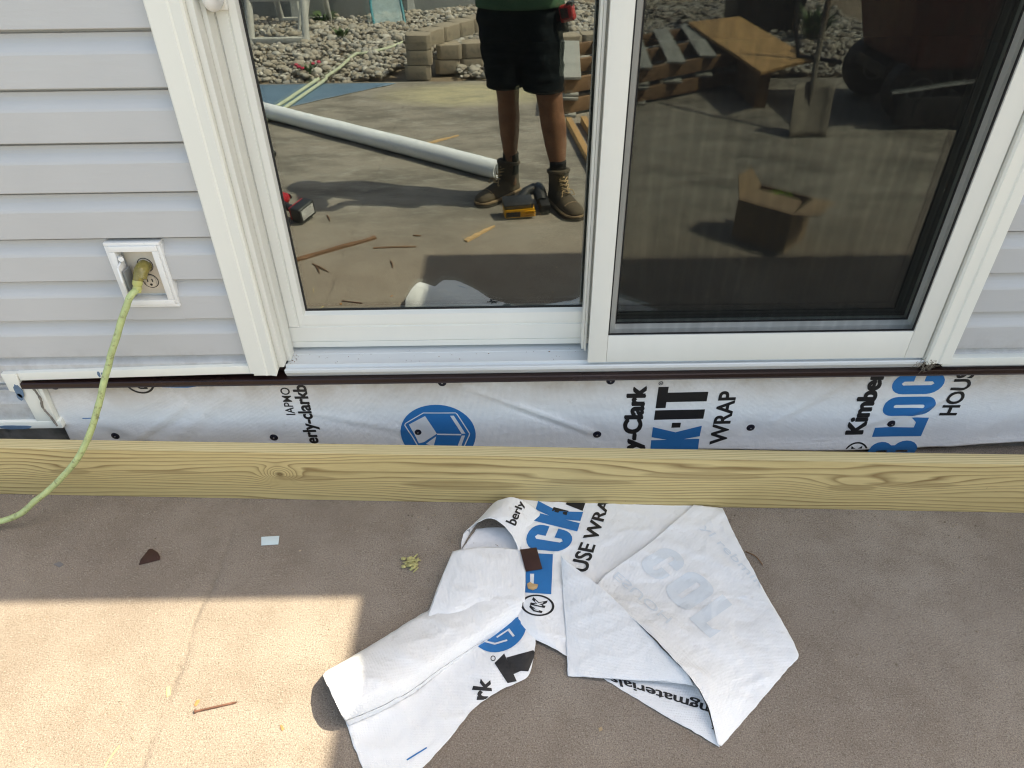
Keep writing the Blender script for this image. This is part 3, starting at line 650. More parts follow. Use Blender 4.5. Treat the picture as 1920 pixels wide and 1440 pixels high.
# cap nails
def capnail(x, z):
    y = wrapy(x, z) - .0006; m_ = MB()
    prof = [(.0, .0042), (.0025, .0042), (.003, .0034), (.0075, .0028), (.0118, .0012), (.0125, -.0005)]
    rg = [[(x + max(r, .0001) * math.cos(2 * math.pi * j / 20), y - h, z + max(r, .0001) * math.sin(2 * math.pi * j / 20)) for j in range(20)] for r, h in prof]
    c = m_.rings(rg).build('cap_nail', m_cap, wrap, smooth=True)
    MB().rings([[(x + r * math.cos(2 * math.pi * j / 10), y - h, z + r * math.sin(2 * math.pi * j / 10)) for j in range(10)] for r, h in ((.0022, .0040), (.0022, .0050), (.0002, .0052))]).build('nail_head', m_steel, c, smooth=True)
m_cap = MAT('navy_cap', (.008, .010, .022), .3, 0, .2, 30)
for (x, z) in NAILS[:9]: capnail(x, z)

# ================================================================== LUMBER
lum_ang = math.atan2(-.250 + .121, 1.391 + 1.475); LC = Vector((-.042, -.1855 + .020, 0))
KN = [(-1.19, .095, .11, .030, .030), (-1.46, .10, .08, .03, .022), (-.60, .098, .040, .030, .075), (-.53, .085, .16, .03, .025), (-.92, .10, .20, .02, .02), (.25, .09, .22, .030, .022), (.95, .085, .12, .035, .040), (1.10, .10, .22, .03, .02), (-.1, .07, .30, .05, .03), (.55, .12, .3, .04, .02)]
m_lum = wood_mat('treated_lumber', KN, (.20, .112, .036), (.655, .505, .235), 78, 0, tint=(.52, .39, .165))
lb = MB().box(-2.45, 2.45, -.020, .020, .002, .181)
lum = lb.build('lumber_board', m_lum, bevel=.0028, seg=2)
lum.data.materials.append(wood_mat('lumber_skylit_top', [], (.34, .23, .09), (.72, .60, .325), 60, 0, tint=(.66, .54, .28)))  # paler top face: brighter light from above is put into the wood colour
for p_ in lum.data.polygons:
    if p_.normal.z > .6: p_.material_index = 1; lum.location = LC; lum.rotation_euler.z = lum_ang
tag(lum, 'long treated lumber plank lying on edge in front of the wall', 'lumber')

# ================================================================== OUTLET AND CORD
out = thing('power_outlet', 'white framed recessed outdoor outlet box on the left siding', 'outlet', (-.90, 0, .55))
OY = -.0015
def frame(x0, x1, z0, z1, w_, y0, y1, mat, nm, par, bv=.0015):
    for (a, b, c, d) in ((x0, x1, z1 - w_, z1), (x0, x1, z0, z0 + w_), (x0, x0 + w_, z0 + w_ + .0003, z1 - w_ - .0003), (x1 - w_, x1, z0 + w_ + .0003, z1 - w_ - .0003)):
        MB().box(a, b, y0 + OY, .012, c, d).build(nm, mat, par, bevel=bv)
frame(-.972, -.838, .547, .724, .008, -.010, .010, m_white_pl, 'frame', out)
frame(-.9638, -.8462, .5552, .7158, .014, -.0145, .010, m_white_pl, 'frame_step', out)
MB().box(-.951, -.860, .0150 + OY, .0165 + OY, .567, .704).build('back_box', m_white_pl, out)
MB().box(-.944, -.864, .010 + OY, .0148 + OY, .575, .697).build('cover_plate', m_ivory, out, bevel=.0015)
for zc in (.655, .611):
    rc = MB(); pts = [(-.900 + .0165 * max(-.82, min(.82, math.cos(t))) * 1.0, zc + .0165 * math.sin(t)) for t in [2 * math.pi * i / 24 for i in range(24)]]
    rc.add([(x, .0096 + OY, z) for x, z in pts] + [(x, .0070 + OY, z) for x, z in pts], [tuple(range(24, 48))] + [(i, (i + 1) % 24, (i + 1) % 24 + 24, i + 24) for i in range(24)]); r_ = rc.build('receptacle', m_ivory, out, bevel=.0006)
    MB().box(-.9075, -.9050, .0062 + OY, .0075 + OY, zc - .001, zc + .0085).build('slot', m_black, r_); MB().box(-.8955, -.8930, .0062 + OY, .0075 + OY, zc - .001, zc + .0070).build('slot', m_black, r_)
    MB().tube([(-.900, .0062 + OY, zc - .009), (-.900, .0075 + OY, zc - .009)], .0032, 10).build('ground_hole', m_black, r_)
    MB().tube([(-.900 + .0185 * math.cos(t), .0094 + OY, zc + .0185 * math.sin(t)) for t in [2 * math.pi * i / 30 for i in range(31)]], .0009, 5, False).build('gap_ring', m_black, r_)
# open spring lid on the left
ld = MB(); ld.add([(-.949, .004, .586), (-.944, -.040, .588), (-.938, -.052, .640), (-.944, -.040, .672), (-.949, .004, .678), (-.944, .004, .586), (-.939, -.040, .588), (-.9325, -.052, .640), (-.939, -.040, .672), (-.944, .004, .678)],
                  [(0, 1, 2, 3, 4), (9, 8, 7, 6, 5), (0, 5, 6, 1), (1, 6, 7, 2), (2, 7, 8, 3), (3, 8, 9, 4), (4, 9, 5, 0)]).build('lid', m_white_pl, out, bevel=.0012)
MB().tube([(-.949, .000, .682), (-.938, -.018, .684)], .006, 10).build('hinge', m_white_pl, out, smooth=True)
MB().box(-.9380, -.9310, -.036, -.004, .602, .660).build('lid_gasket', MAT('grey_gasket', (.20, .21, .21), .7), out, bevel=.002)

m_cord = MAT('lime_cord', (.43, .50, .225), .5, 0, .16, 40, (1, 1, 1), 200, .0008, (75, (.20, .20, .09), .55, .75))
m_plug = MAT('amber_plug', (.24, .20, .055), .22, 0, .25, 40)
cord = thing('extension_cord', 'lime green extension cord plugged into the outlet and looping over the plank', 'cord', (-1.3, -.2, 0))
def cp(px, py, y): return wall(px, py, y)
pl0 = Vector((-.900, .004, .654))
plug = MB(); plug.tube([pl0 + Vector((0, .004, 0)), pl0 + Vector((0, -.012, 0)), pl0 + Vector((-.001, -.022, -.003)), pl0 + Vector((-.004, -.032, -.010)), pl0 + Vector((-.008, -.040, -.022))], [.0165, .0170, .0165, .0140, .0105], 16)
for q_ in (.25, .5, .75): plug.tube([pl0 + Vector((-.001, -.022 - .012 * q_, -.003 - .012 * q_)), pl0 + Vector((-.002, -.0245 - .012 * q_, -.006 - .012 * q_))], .0175 - .004 * q_, 16)
pb = plug.build('plug', m_plug, cord, smooth=True)
nk = pl0 + Vector((-.008, -.040, -.022)); nd = Vector((-.006, -.012, -.030)).normalized()
MB().tube([nk - nd * .004, nk + nd * .006, nk + nd * .010, nk + nd * .016, nk + nd * .020, nk + nd * .026], [.0115, .0120, .0095, .0110, .0095, .0090], 14).build('strain_relief', MAT('lime_relief', (.46, .46, .16), .35, 0, .1, 40), pb, smooth=True)
pth = [nk + nd * .018, cp(243, 560, -.068), cp(222, 620, -.090), cp(208, 668, -.110), cp(196, 712, -.130), cp(186, 755, -.150), cp(171, 806, -.172), cp(150, 852, -.192), cp(118, 893, -.214), cp(70, 936, -.238), cp(0, 978, -.255), Vector((-1.68, -.262, .0085)), Vector((-1.95, -.26, .0085)), Vector((-2.4, -.32, .0085))]
pth[10].z = max(pth[10].z, .0085)
cpts = catmull(pth, 12)
for i_, p_ in enumerate(cpts[8:], 8): p_ += Vector((noise.noise(Vector((i_ * .13, 0, 0))), noise.noise(Vector((0, i_ * .13, 3))), max(0, noise.noise(Vector((5, 0, i_ * .13)))))) * .0022
MB().tube(cpts, [.0082 + .0006 * noise.noise(Vector((i_ * .4, 7, 0))) for i_ in range(len(cpts))], 14).build('cable', m_cord, cord, smooth=True)

# ================================================================== SCRAP OF WRAP ON THE PATIO
scrap = thing('house_wrap_scrap', 'crumpled scrap of white house wrap folded over itself on the patio', 'house wrap', (.2, -.6, 0))
def zg(x, y, z=0.0): return gnd(560 + x / 1.92, 900 + y / 1.92, z)
def crease(x, y, s):
    # sharp little folds: ridged noise in two directions, plus soft buckling
    a = 1 - abs(noise.noise(Vector((x * 9 + s * 3.1, y * 13, s * 1.7)))) * 5; b = 1 - abs(noise.noise(Vector((x * 19 + 4 + s, y * 11 + s, 8.3)))) * 6
    return .0018 * max(0, a) + .0007 * max(0, b)
def patch(ctrl, nu=10, nv=8, wob=.0015, seed=0, solid=.0004):
    G = surf([[zg(*c) for c in r] for r in ctrl], int(nu * 2.2), int(nv * 2.2)); out_ = []; H, Wd = len(G), len(G[0])
    for i in range(H):
        for j in range(Wd):
            e = min(i, j, H - 1 - i, Wd - 1 - j); p = G[i][j]; p.z += crease(p.x, p.y, seed) * (.35 if e == 0 else 1)
            if e == 0: p.x += .0016 * noise.noise(Vector((p.x * 60, p.y * 60, seed))); p.y += .0016 * noise.noise(Vector((p.x * 60 + 9, p.y * 60, seed)))
    for r in G:
        out_.append([Vector((p.x, p.y, max(.0012, p.z + wob * noise.noise(Vector((p.x * 14 + seed, p.y * 14, 2.1))) + wob * .5 * noise.noise(Vector((p.x * 40, p.y * 40 + seed, 5.1)))))) for p in r])
    m_ = MB().grid(out_); o_ = m_.build('sheet_fold', m_wrap, scrap, smooth=True, keepn=True, solid=solid)
    for p_ in o_.data.polygons:
        if p_.normal.z < 0: p_.flip()
    return BVHTree.FromPolygons(m_.v, m_.f)
def stamp(bvh, V, Fc, mp, mat, nm, eps=.0011, step=10 ** 9):
    """print: each artwork vertex goes onto the sheet where the eye meets it in the photograph"""
    vs = []; ok = []
    for vi, (u, v) in enumerate(V):
        x, y = mp(u, v); r = ray(560 + x / 1.92, 900 + y / 1.92).normalized(); h = bvh.ray_cast(CAM, r)
        if h[0] is None: vs.append(Vector((0, 0, 0))); ok.append(False)
        else:
            nn = h[1] if h[1].dot(r) < 0 else -h[1]; vs.append(h[0] + nn * (eps + .00013 * (vi // step))); ok.append(True)
    fs = [f for f in Fc if all(ok[i] for i in f)]
    used = sorted({i for f in fs for i in f}); ix = {i: k for k, i in enumerate(used)}
    if not fs: return
    m_ = MB().add([vs[i] for i in used], [tuple(ix[i] for i in f) for f in fs]); o_ = m_.build(nm, mat, scrap, keepn=True)
    for p_ in o_.data.polygons:
        if p_.normal.z < 0: p_.flip()
def quadmap(a, b, c, d):                            # unit square -> four corners (zoomed pixels)
    return lambda u, v: tuple((1 - u) * (1 - v) * a[i] + u * (1 - v) * b[i] + u * v * c[i] + (1 - u) * v * d[i] for i in (0, 1))
# printed side facing up, running in under the plank
b1 = patch([[(745, 62, .022), (880, 62, .010), (1100, 66, .006), (1260, 70, .005), (1430, 72, .004)],
            [(782, 160, .030), (890, 165, .012), (1080, 165, .007), (1230, 160, .006), (1400, 150, .004)],
            [(803, 262, .022), (880, 270, .016), (1000, 280, .010), (1150, 290, .007), (1290, 290, .004)],
            [(802, 400, .020), (870, 395, .022), (950, 390, .016), (1050, 390, .010), (1180, 400, .005)],
            [(796, 530, .012), (860, 520, .020), (930, 520, .014), (1000, 520, .010), (1080, 530, .005)],
            [(905, 600, .010), (930, 612, .010), (960, 632, .007), (1000, 640, .006), (1040, 640, .004)]], 12, 10, .002, 1)
# loop that stands up at the back left, open towards the camera
b2 = patch([[(584, 252, .002), (600, 185, .030), (690, 139, .058), (765, 195, .045), (803, 290, .012)],
            [(625, 180, .002), (655, 135, .032), (722, 108, .056), (790, 140, .042), (835, 210, .010)],
            [(690, 95, .002), (715, 75, .032), (770, 62, .048), (830, 85, .032), (880, 130, .008)]], 12, 8, .001, 2)
patch([[(584, 256, .0015), (690, 250, .0015), (800, 262, .002)], [(640, 175, .0015), (730, 170, .0015), (800, 190, .002)]], 6, 6, .0005, 8)
# second fold in front of it
b3 = patch([[(556, 256, .034), (600, 248, .040), (680, 243, .036), (800, 250, .022)], [(512, 365, .036), (600, 350, .042), (680, 330, .038), (815, 320, .024)],
            [(468, 482, .030), (560, 462, .040), (660, 430, .036), (815, 410, .026)], [(450, 520, .012), (560, 520, .02), (680, 480, .02), (815, 450, .016)]], 8, 8, .0018, 3)
patch([[(556, 256, .034), (512, 365, .036), (468, 482, .030)], [(553, 262, .018), (505, 375, .018), (462, 492, .014)], [(560, 275, .003), (512, 385, .003), (475, 500, .003)]], 8, 6, .0008, 9)
# the long flattened roll that points to the lower left
RT = [((96, 690), (88, 705), (112, 757), (140, 815), (163, 858), (180, 884)), ((272, 588), (268, 602), (300, 665), (335, 735), (355, 775), (370, 795)),
      ((452, 478), (450, 492), (488, 550), (525, 612), (550, 642), (565, 655)), ((628, 388), (626, 402), (650, 455), (680, 512), (698, 545), (710, 560)), ((806, 298), (806, 312), (806, 360), (806, 420), (806, 468), (806, 500))]
HH = (.006, .042, .070, .068, .042, .008)
b4 = patch([[(x, y, h * (1 - .16 * i)) for (x, y), h in zip(r, HH)] for i, r in enumerate(RT)], 6, 12, .0022, 4)
# inner turn of the roll, visible at the open end
patch([[(100, 700, .012), (108, 735, .036), (128, 790, .046), (152, 838, .034), (170, 872, .010)], [(200, 640, .012), (215, 680, .036), (240, 735, .046), (262, 785, .034), (280, 820, .010)]], 6, 5, .001, 10)
# flat sheet below the roll, printed, running out of the picture
b5 = patch([[(165, 850, .004), (195, 950, .003), (235, 1050, .003), (258, 1110, .003)], [(320, 780, .004), (345, 880, .004), (375, 1000, .004), (385, 1085, .003)],
            [(500, 665, .004), (510, 760, .006), (520, 870, .006), (525, 952, .005)], [(640, 590, .006), (640, 690, .010), (628, 770, .010), (622, 832, .006)],
            [(740, 520, .008), (745, 610, .014), (725, 700, .012), (712, 765, .007)], [(800, 490, .012), (815, 560, .016), (820, 650, .012), (815, 716, .006)], [(845, 540, .012), (852, 570, .012), (848, 620, .010), (838, 680, .006)]], 8, 8, .0025, 5)
# big back-side triangle on the right
b6 = patch([[(1423, 90, .010), (1455, 92, .010), (1490, 96, .008), (1524, 101, .005)], [(1250, 238, .016), (1360, 236, .012), (1480, 236, .010), (1592, 240, .008)],
            [(1073, 385, .020), (1260, 396, .016), (1480, 408, .014), (1690, 425, .014)], [(1225, 516, .046), (1400, 530, .032), (1600, 550, .022), (1796, 614, .020)],
            [(1372, 668, .058), (1480, 690, .038), (1610, 700, .020), (1762, 676, .014)], [(1462, 790, .046), (1520, 810, .030), (1590, 812, .014), (1668, 790, .008)], [(1508, 950, .010), (1513, 955, .010), (1517, 957, .006), (1522, 959, .003)]], 10, 9, .0035, 6)
# flap folded towards the camera
b7 = patch([[(944, 270, .026), (947, 276, .030), (952, 283, .032), (960, 290, .032)], [(952, 420, .018), (1000, 410, .028), (1060, 400, .034), (1110, 405, .036)],
            [(962, 560, .012), (1060, 545, .026), (1160, 535, .036), (1245, 540, .042)], [(967, 660, .009), (1100, 650, .022), (1230, 650, .032), (1350, 648, .046)], [(968, 702, .006), (1100, 710, .014), (1260, 716, .024), (1400, 700, .046)], [(972, 704, .004), (1120, 714, .008), (1280, 724, .020), (1420, 740, .036)]], 9, 8, .002, 7)
# printed underside showing below the flap
b8 = patch([[(1080, 690, .003), (1240, 690, .006), (1390, 706, .012), (1458, 790, .014), (1506, 945, .008)], [(1092, 705, .003), (1225, 735, .005), (1350, 785, .008), (1438, 850, .009), (1511, 953, .006)], [(1104, 719, .002), (1214, 786, .003), (1320, 850, .004), (1420, 905, .004), (1516, 963, .003)]], 8, 6, .0012, 11)

def sblock(bvh, ch, a, b, c, d, mat):
    V, Fc = fill2d(BLK[ch], .05); stamp(bvh, norm2d(V), Fc, quadmap(a, b, c, d), mat, 'printed_lettering')
def sword(bvh, body, a, b, c, d, mat=m_ink, bold=.02):
    V, Fc = text2d(body, min(bold, .016), .07); Vn = norm2d(V); q_ = quadmap(a, b, c, d); d_ = .035 / max(2, len(body)) if bold > 0 else 0
    Vs, Fs = [], []
    for du in ((0, d_, -d_) if d_ else (0,)): o_ = len(Vs); Vs += [(u + du, v) for u, v in Vn]; Fs += [tuple(i + o_ for i in f) for f in Fc]
    stamp(bvh, Vs, Fs, q_, mat, 'printed_lettering', step=len(Vn))
# corners: baseline start, baseline end, top end, top start
V, Fc = fill2d([[(803, 262), (915, 268), (909, 412), (803, 405)], [(833, 338), (848, 338), (846, 384), (834, 384)][::-1]], 14); stamp(b1, V, Fc, lambda u, v: (u, v), m_blue, 'printed_lettering')
sblock(b1, 'C', (962, 262), (1000, 192), (838, 152), (806, 246), m_blue)
sblock(b1, 'K', (1003, 186), (1024, 116), (862, 76), (842, 146), m_blue)
sblock(b1, '-', (965, 128), (972, 112), (918, 98), (910, 112), m_ink)
sblock(b1, 'I', (1022, 112), (1032, 84), (975, 70), (960, 88), m_ink)
sword(b1, 'USE WRA', (1038, 334), (1122, 76), (1086, 66), (972, 322), bold=.012)
sword(b2, 'berly', (792, 172), (818, 84), (792, 74), (744, 150), bold=.018)
kclogo(lambda V, Fc: stamp(b1, V, Fc, lambda u, v: (860 + u * 16 - v * 58, 452 - u * 36 - v * 14), m_ink, 'printed_logo'))
V, Fc = fill2d([arc(0, 0, 1, 1, 0, 350, 40)], .12); stamp(b5, V, Fc, lambda u, v: (722 + u * 95 - v * 28, 530 + u * -40 - v * 82), m_blue, 'printed_logo')
for pth_ in ([(-.72, -.30), (-.35, -.62), (.12, -.68), (.12, -.61), (-.32, -.55), (-.66, -.26)], [(-.20, -.40), (.25, -.30), (.34, -.62), (.42, -.60), (.32, -.22), (-.2, -.33)]):
    V, Fc = fill2d([pth_], .12); stamp(b5, V, Fc, lambda u, v: (722 + u * 95 - v * 28, 530 + u * -40 - v * 82), m_wprint, 'printed_logo', .0018)
V, Fc = fill2d([[(748, 640), (850, 612), (845, 640), (826, 690), (800, 688), (768, 702)]], 8); stamp(b5, V, Fc, lambda u, v: (u, v), m_ink, 'printed_lettering', .0013)
kz = [(705, 660), (740, 625), (785, 725), (752, 732)]
V, Fc = fill2d([kz], 8); stamp(b5, V, Fc, lambda u, v: (u, v), m_ink, 'printed_lettering')
sword(b5, 'rk', (700, 790), (690, 722), (640, 708), (612, 792), bold=.018)
V, Fc = fill2d([arc(0, 0, 1, 1, 0, 345, 20), arc(0, 0, .7, .7, 0, 345, 20)[::-1]]); stamp(b5, V, Fc, lambda u, v: (700 + u * 9, 643 + v * 10), m_ink, 'printed_mark')
V, Fc = fill2d([[(388, 1006), (460, 962), (463, 966), (391, 1011)]], 12); stamp(b5, V, Fc, lambda u, v: (u, v), m_blue, 'printed_mark')
sword(b8, 'ngmaterials.', (1482, 800), (1098, 690), (1112, 728), (1470, 846), bold=.012)
sword(b8, '5', (1505, 872), (1486, 872), (1486, 898), (1505, 898), bold=.01)
# ink showing faintly through the thin back side
sblock(b6, 'C', (1215, 300), (1290, 372), (1408, 300), (1330, 232), m_ghost)
sblock(b6, 'O', (1305, 395), (1390, 480), (1512, 398), (1420, 318), m_ghost)
sblock(b6, 'L', (1405, 500), (1480, 570), (1600, 490), (1525, 412), m_ghost)
sword(b6, 'ESUOH', (1150, 330), (1345, 500), (1325, 518), (1130, 350), m_ghost, .0)
sword(b6, 'yl rebmiK', (1440, 175), (1660, 400), (1690, 385), (1470, 160), m_ghost, .0)

# ================================================================== LITTLE THINGS ON THE PATIO
def flat_piece(pxs, z0, th, mat, nm, label, cat, bend=0.0, group=None):
    pts = [gnd(x, y, z0) for x, y in pxs]; n = len(pts); c = sum(pts, Vector()) / n
    up_ = [p + Vector((0, 0, th + bend * ((p - c).length))) for p in pts]; dn_ = [p + Vector((0, 0, bend * ((p - c).length))) for p in pts]
    return tag(MB().add(dn_ + up_, [tuple(range(n))[::-1], tuple(range(n, 2 * n))] + [(i, (i + 1) % n, (i + 1) % n + n, i + n) for i in range(n)]).build(nm, mat, bevel=.0004), label, cat, group)
m_bchip = MAT('brown_vinyl', (.045, .018, .014), .4, 0, .2, 30)
flat_piece([(261, 1060), (264, 1050), (280, 1030), (286, 1030), (296, 1036), (301, 1045), (300, 1050)], .001, .0016, m_bchip, 'flashing_offcut', 'dark brown fan-shaped flashing offcut on shaded concrete', 'offcut', .03)
flat_piece([(490, 1007), (524, 1005), (522, 1021), (490, 1023)], .001, .0012, MAT('pale_card', (.58, .68, .70), .5, 0, .04, 30), 'plastic_card', 'small pale blue grey rectangle lying on shaded concrete', 'card')
flat_piece([(100, 1058), (112, 1053), (120, 1058), (112, 1064)], .0006, .001, MAT('grey_scrap', (.16, .15, .15), .7), 'paint_flake', 'grey flake left of the brown offcut on the concrete', 'flake')
for pxs, lb in (([(975, 1031), (1006, 1027), (1017, 1067), (986, 1072)], 'dark brown square offcut resting on the blue print of the wrap scrap'),):
    o_ = flat_piece(pxs, .026, .0016, m_bchip, 'flashing_offcut', lb, 'offcut')
flat_piece([(988, 1096), (994, 1092), (998, 1095), (1009, 1097), (1007, 1103), (999, 1107), (990, 1104)], .024, .003, m_chip, 'wood_chip', 'tan wood chip on the wrap scrap below the brown square', 'wood chip')
# insulation tuft
tu = MB(); rr = random.Random(3); c0 = gnd(773, 1058)
m_tuft = MAT('yellow_insulation', (.42, .39, .17), .95, 0, .3, 60, bs=200, bd=.002)
for i in range(34):
    tu.ball(c0 + Vector((rr.gauss(0, .011), rr.gauss(0, .011), .004 + abs(rr.gauss(0, .003)))), (rr.uniform(.003, .007), rr.uniform(.003, .006), rr.uniform(.002, .004)), 7, 5)
for i in range(26):
    c = c0 + Vector((rr.gauss(0, .010), rr.gauss(0, .012), .003 + abs(rr.gauss(0, .004)))); c.x += (c.y - c0.y) * .4
    d = Vector((rr.uniform(.4, 1), rr.uniform(-.2, .6), rr.uniform(-.2, .3))).normalized() * rr.uniform(.004, .011)
    tu.tube([c - d, c, c + d], [.0008, .0026, .0008], 6)
tag(tu.build('insulation_tuft', m_tuft, smooth=True), 'yellow green tuft of insulation on concrete left of the wrap scrap', 'insulation')
# rusty nail
a, b = gnd(366, 1334, .003), gnd(446, 1316, .0025); dd = (b - a).normalized()
nl = thing('nail', 'long rusty nail lying in the sunlit patch of concrete', 'nail', a)
MB().tube([a, a + (b - a) * .92, b], [.0023, .0023, .0003], 10).build('shank', m_rust, nl, smooth=True); MB().tube([a - dd * .0012, a + dd * .0008], .0045, 12).build('head', m_rust, nl)
m_leaf = MAT('orange_chip', (.40, .19, .07), .8, 0, .25, 60)
flat_piece([(364, 1323), (368, 1314), (375, 1312), (374, 1317), (367, 1325)], .0004, .002, m_leaf, 'wood_chip', 'orange chip beside the rusty nail', 'wood chip')
flat_piece([(525, 1362), (529, 1359), (533, 1367), (529, 1371)], .0004, .002, m_leaf, 'wood_chip', 'orange chip near the open end of the rolled wrap', 'wood chip')
flat_piece([(312, 1290), (319, 1287), (320, 1302), (313, 1308)], .0004, .002, MAT('straw_chip', (.52, .42, .20), .8), 'wood_chip', 'pale straw-coloured chip on the crack in the sunlit concrete', 'wood chip')
flat_piece([(1122, 1366), (1128, 1363), (1130, 1369), (1124, 1372)], .0004, .002, MAT('tan_chip', (.42, .31, .18), .8), 'wood_chip', 'tan chip on shaded concrete below the folded flap', 'wood chip')
a = [gnd(1398, 1034, .002), gnd(1415, 1042, .004), gnd(1424, 1051, .004), gnd(1430, 1060, .002)]
tag(MB().tube(catmull(a, 4), [.0016] * 12 + [.0008], 6).build('twig', m_brownwood, smooth=True), 'dark bent twig right of the wrap scrap near the plank', 'twig')
tag(MB().tube(catmull([gnd(196, 1440, .001), gnd(206, 1422, .002), gnd(224, 1398, .001)], 5), .0012, 5).build('straw', MAT('straw', (.55, .42, .17), .7), smooth=True), 'thin straw near the bottom edge in the sun', 'straw')
sd_ = MB(); rr = random.Random(21)
for i in range(90):
    x = rr.uniform(-.61, .19) if i % 3 else -.605 + abs(rr.gauss(0, .02)); y = rr.uniform(.01, .062); z = .3475 + (y - .02) * .09; s = abs(rr.gauss(0, .0009)) + .0004
    sd_.add([(x - s, y, z), (x + s, y, z), (x, y + s, z), (x, y + s * .4, z + s)], [(0, 2, 1), (0, 1, 3), (1, 2, 3), (2, 0, 3)])
tag(sd_.build('sill_grit', m_brownwood), 'fine brown grit lying in the door sill', 'grit', kind='stuff')
# a scatter of crumbs nobody could count
gr = MB(); rr = random.Random(8)
for i in range(1900):
    x, y = rr.uniform(-1.6, 1.6), rr.uniform(-1.35, -.22)
    if i % 3 == 0: y = -.19 - .045 * x - abs(rr.gauss(0, .05))
    s = abs(rr.gauss(0, .0011)) + .0006; c = Vector((x, y, s * .5)); q = Matrix.Rotation(rr.uniform(0, 6), 3, 'Z')
    gr.add([c + q @ Vector(p) * s for p in ((-1, -.7, -.5), (1, -.5, -.5), (.7, .8, -.5), (-.8, .6, -.5), (.1, 0, .8))], [(0, 3, 2, 1), (0, 1, 4), (1, 2, 4), (2, 3, 4), (3, 0, 4)])
for i in range(70):
    x = rr.uniform(-1.6, 1.6); y = (-.20 - .045 * x - abs(rr.gauss(0, .10))) if i % 2 else rr.uniform(-1.3, -.25); c = Vector((x, y, .0012)); d = Vector((rr.gauss(0, 1), rr.gauss(0, 1), 0)).normalized() * rr.uniform(.002, .009); gr.tube([c - d, c + Vector((0, 0, .001)), c + d], [.0003, .0008, .0003], 5)
o_ = gr.build('concrete_crumbs', MAT('crumbs', (.28, .22, .16), .9, 0, .7, 40)); tag(o_, 'tiny crumbs and grit scattered over the concrete', 'grit', kind='stuff')

# ================================================================== THE YARD BEHIND THE PHOTOGRAPHER (seen in the glass)
# ---- above-ground pool
PC = Vector((-2.4, -10.05, 0)); PR = 3.45
m_pool = MAT('grey_pool_wall', (.22, .235, .235), .45, .2, .12, 3, (1, 1, .3), 40, .001)
pool = thing('swimming_pool', 'round above-ground pool with grey metal wall behind the gravel', 'pool', PC)
pw = []
for z in (-.03, 0, .6, 1.22, 1.24): pw.append([(PC.x + (PR + (.006 * math.sin(j * 9) if .1 < z < 1.2 else 0)) * math.cos(2 * math.pi * j / 96), PC.y + (PR + (.006 * math.sin(j * 9) if .1 < z < 1.2 else 0)) * math.sin(2 * math.pi * j / 96), z) for j in range(96)])
MB().rings(pw, cap=False).build('wall', m_pool, pool, smooth=True)
m_upr = MAT('pale_resin', (.42, .44, .43), .5, 0, .08, 6)
for k in range(18):
    t = R_(20 * k + 7); d = Vector((math.cos(t), math.sin(t), 0)); s_ = Vector((-d.y, d.x, 0)); m_ = MB()
    ring = lambda z, e: [PC + d * (PR + .004) + s_ * -.045 * e + Vector((0, 0, z)), PC + d * (PR + .05 * e) + s_ * -.028 * e + Vector((0, 0, z)), PC + d * (PR + .05 * e) + s_ * .028 * e + Vector((0, 0, z)), PC + d * (PR + .004) + s_ * .045 * e + Vector((0, 0, z))]
    m_.rings([ring(-.03, 1.7), ring(.25, 1.15), ring(1.24, 1)]).build('upright', m_upr, pool, smooth=True)
MB().rings([[(PC.x + r * math.cos(2 * math.pi * j / 96), PC.y + r * math.sin(2 * math.pi * j / 96), z) for j in range(96)] for r, z in ((PR - .07, 1.245), (PR + .07, 1.245), (PR + .07, 1.285), (PR - .07, 1.285), (PR - .07, 1.245))], cap=False).build('top_rail', m_upr, pool, smooth=True)
mw, n_, l_, b_ = nt('pool_water'); setc(b_.inputs['Base Color'], (.02, .10, .14)); b_.inputs['Roughness'].default_value = .05; bump(n_, l_, b_, noise_n(n_, l_, coords(n_, l_), 4, 3), .2, .02)
MB().add([(PC.x + (PR - .01) * math.cos(2 * math.pi * j / 64), PC.y + (PR - .01) * math.sin(2 * math.pi * j / 64), 1.08) for j in range(64)], [tuple(range(64))]).build('water', mw, pool)

# ---- ladder
m_lad = MAT('white_resin', (.46, .46, .43), .5, 0, .08, 12, spots=(18, (.35, .33, .28), .6, .5))
lad = thing('pool_ladder', 'white tubular A-frame pool ladder standing on the gravel', 'ladder', (-2.1, -5.7, 0))
for x0 in (-2.36, -1.86):
    MB().tube([(x0, -5.38, -.02), (x0 + .02, -5.62, .66), (x0 + .03, -5.86, 1.36)], .036, 12).build('rail', m_lad, lad, smooth=True)
    MB().tube([(x0 + .03, -6.45, -.02), (x0 + .03, -6.2, .66), (x0 + .03, -5.98, 1.36)], .030, 12).build('rail', m_lad, lad, smooth=True)
for z in (.095, .42, .73, 1.04):
    y = -5.40 - .345 * z; MB().box(-2.37, -1.84, y - .015, y + .045, z - .025, z + .02).build('step', m_lad, lad, bevel=.008)
    if z < .9: y2 = -6.44 + .35 * z; MB().box(-2.35, -1.84, y2 - .03, y2 + .03, z - .02, z + .02).build('step', m_lad, lad, bevel=.008)
for xx in (-2.06, -1.99): MB().tube([(xx, -5.9, .0), (xx + .09, -6.0, .42)], .016, 8).build('brace', m_lad, lad, smooth=True)

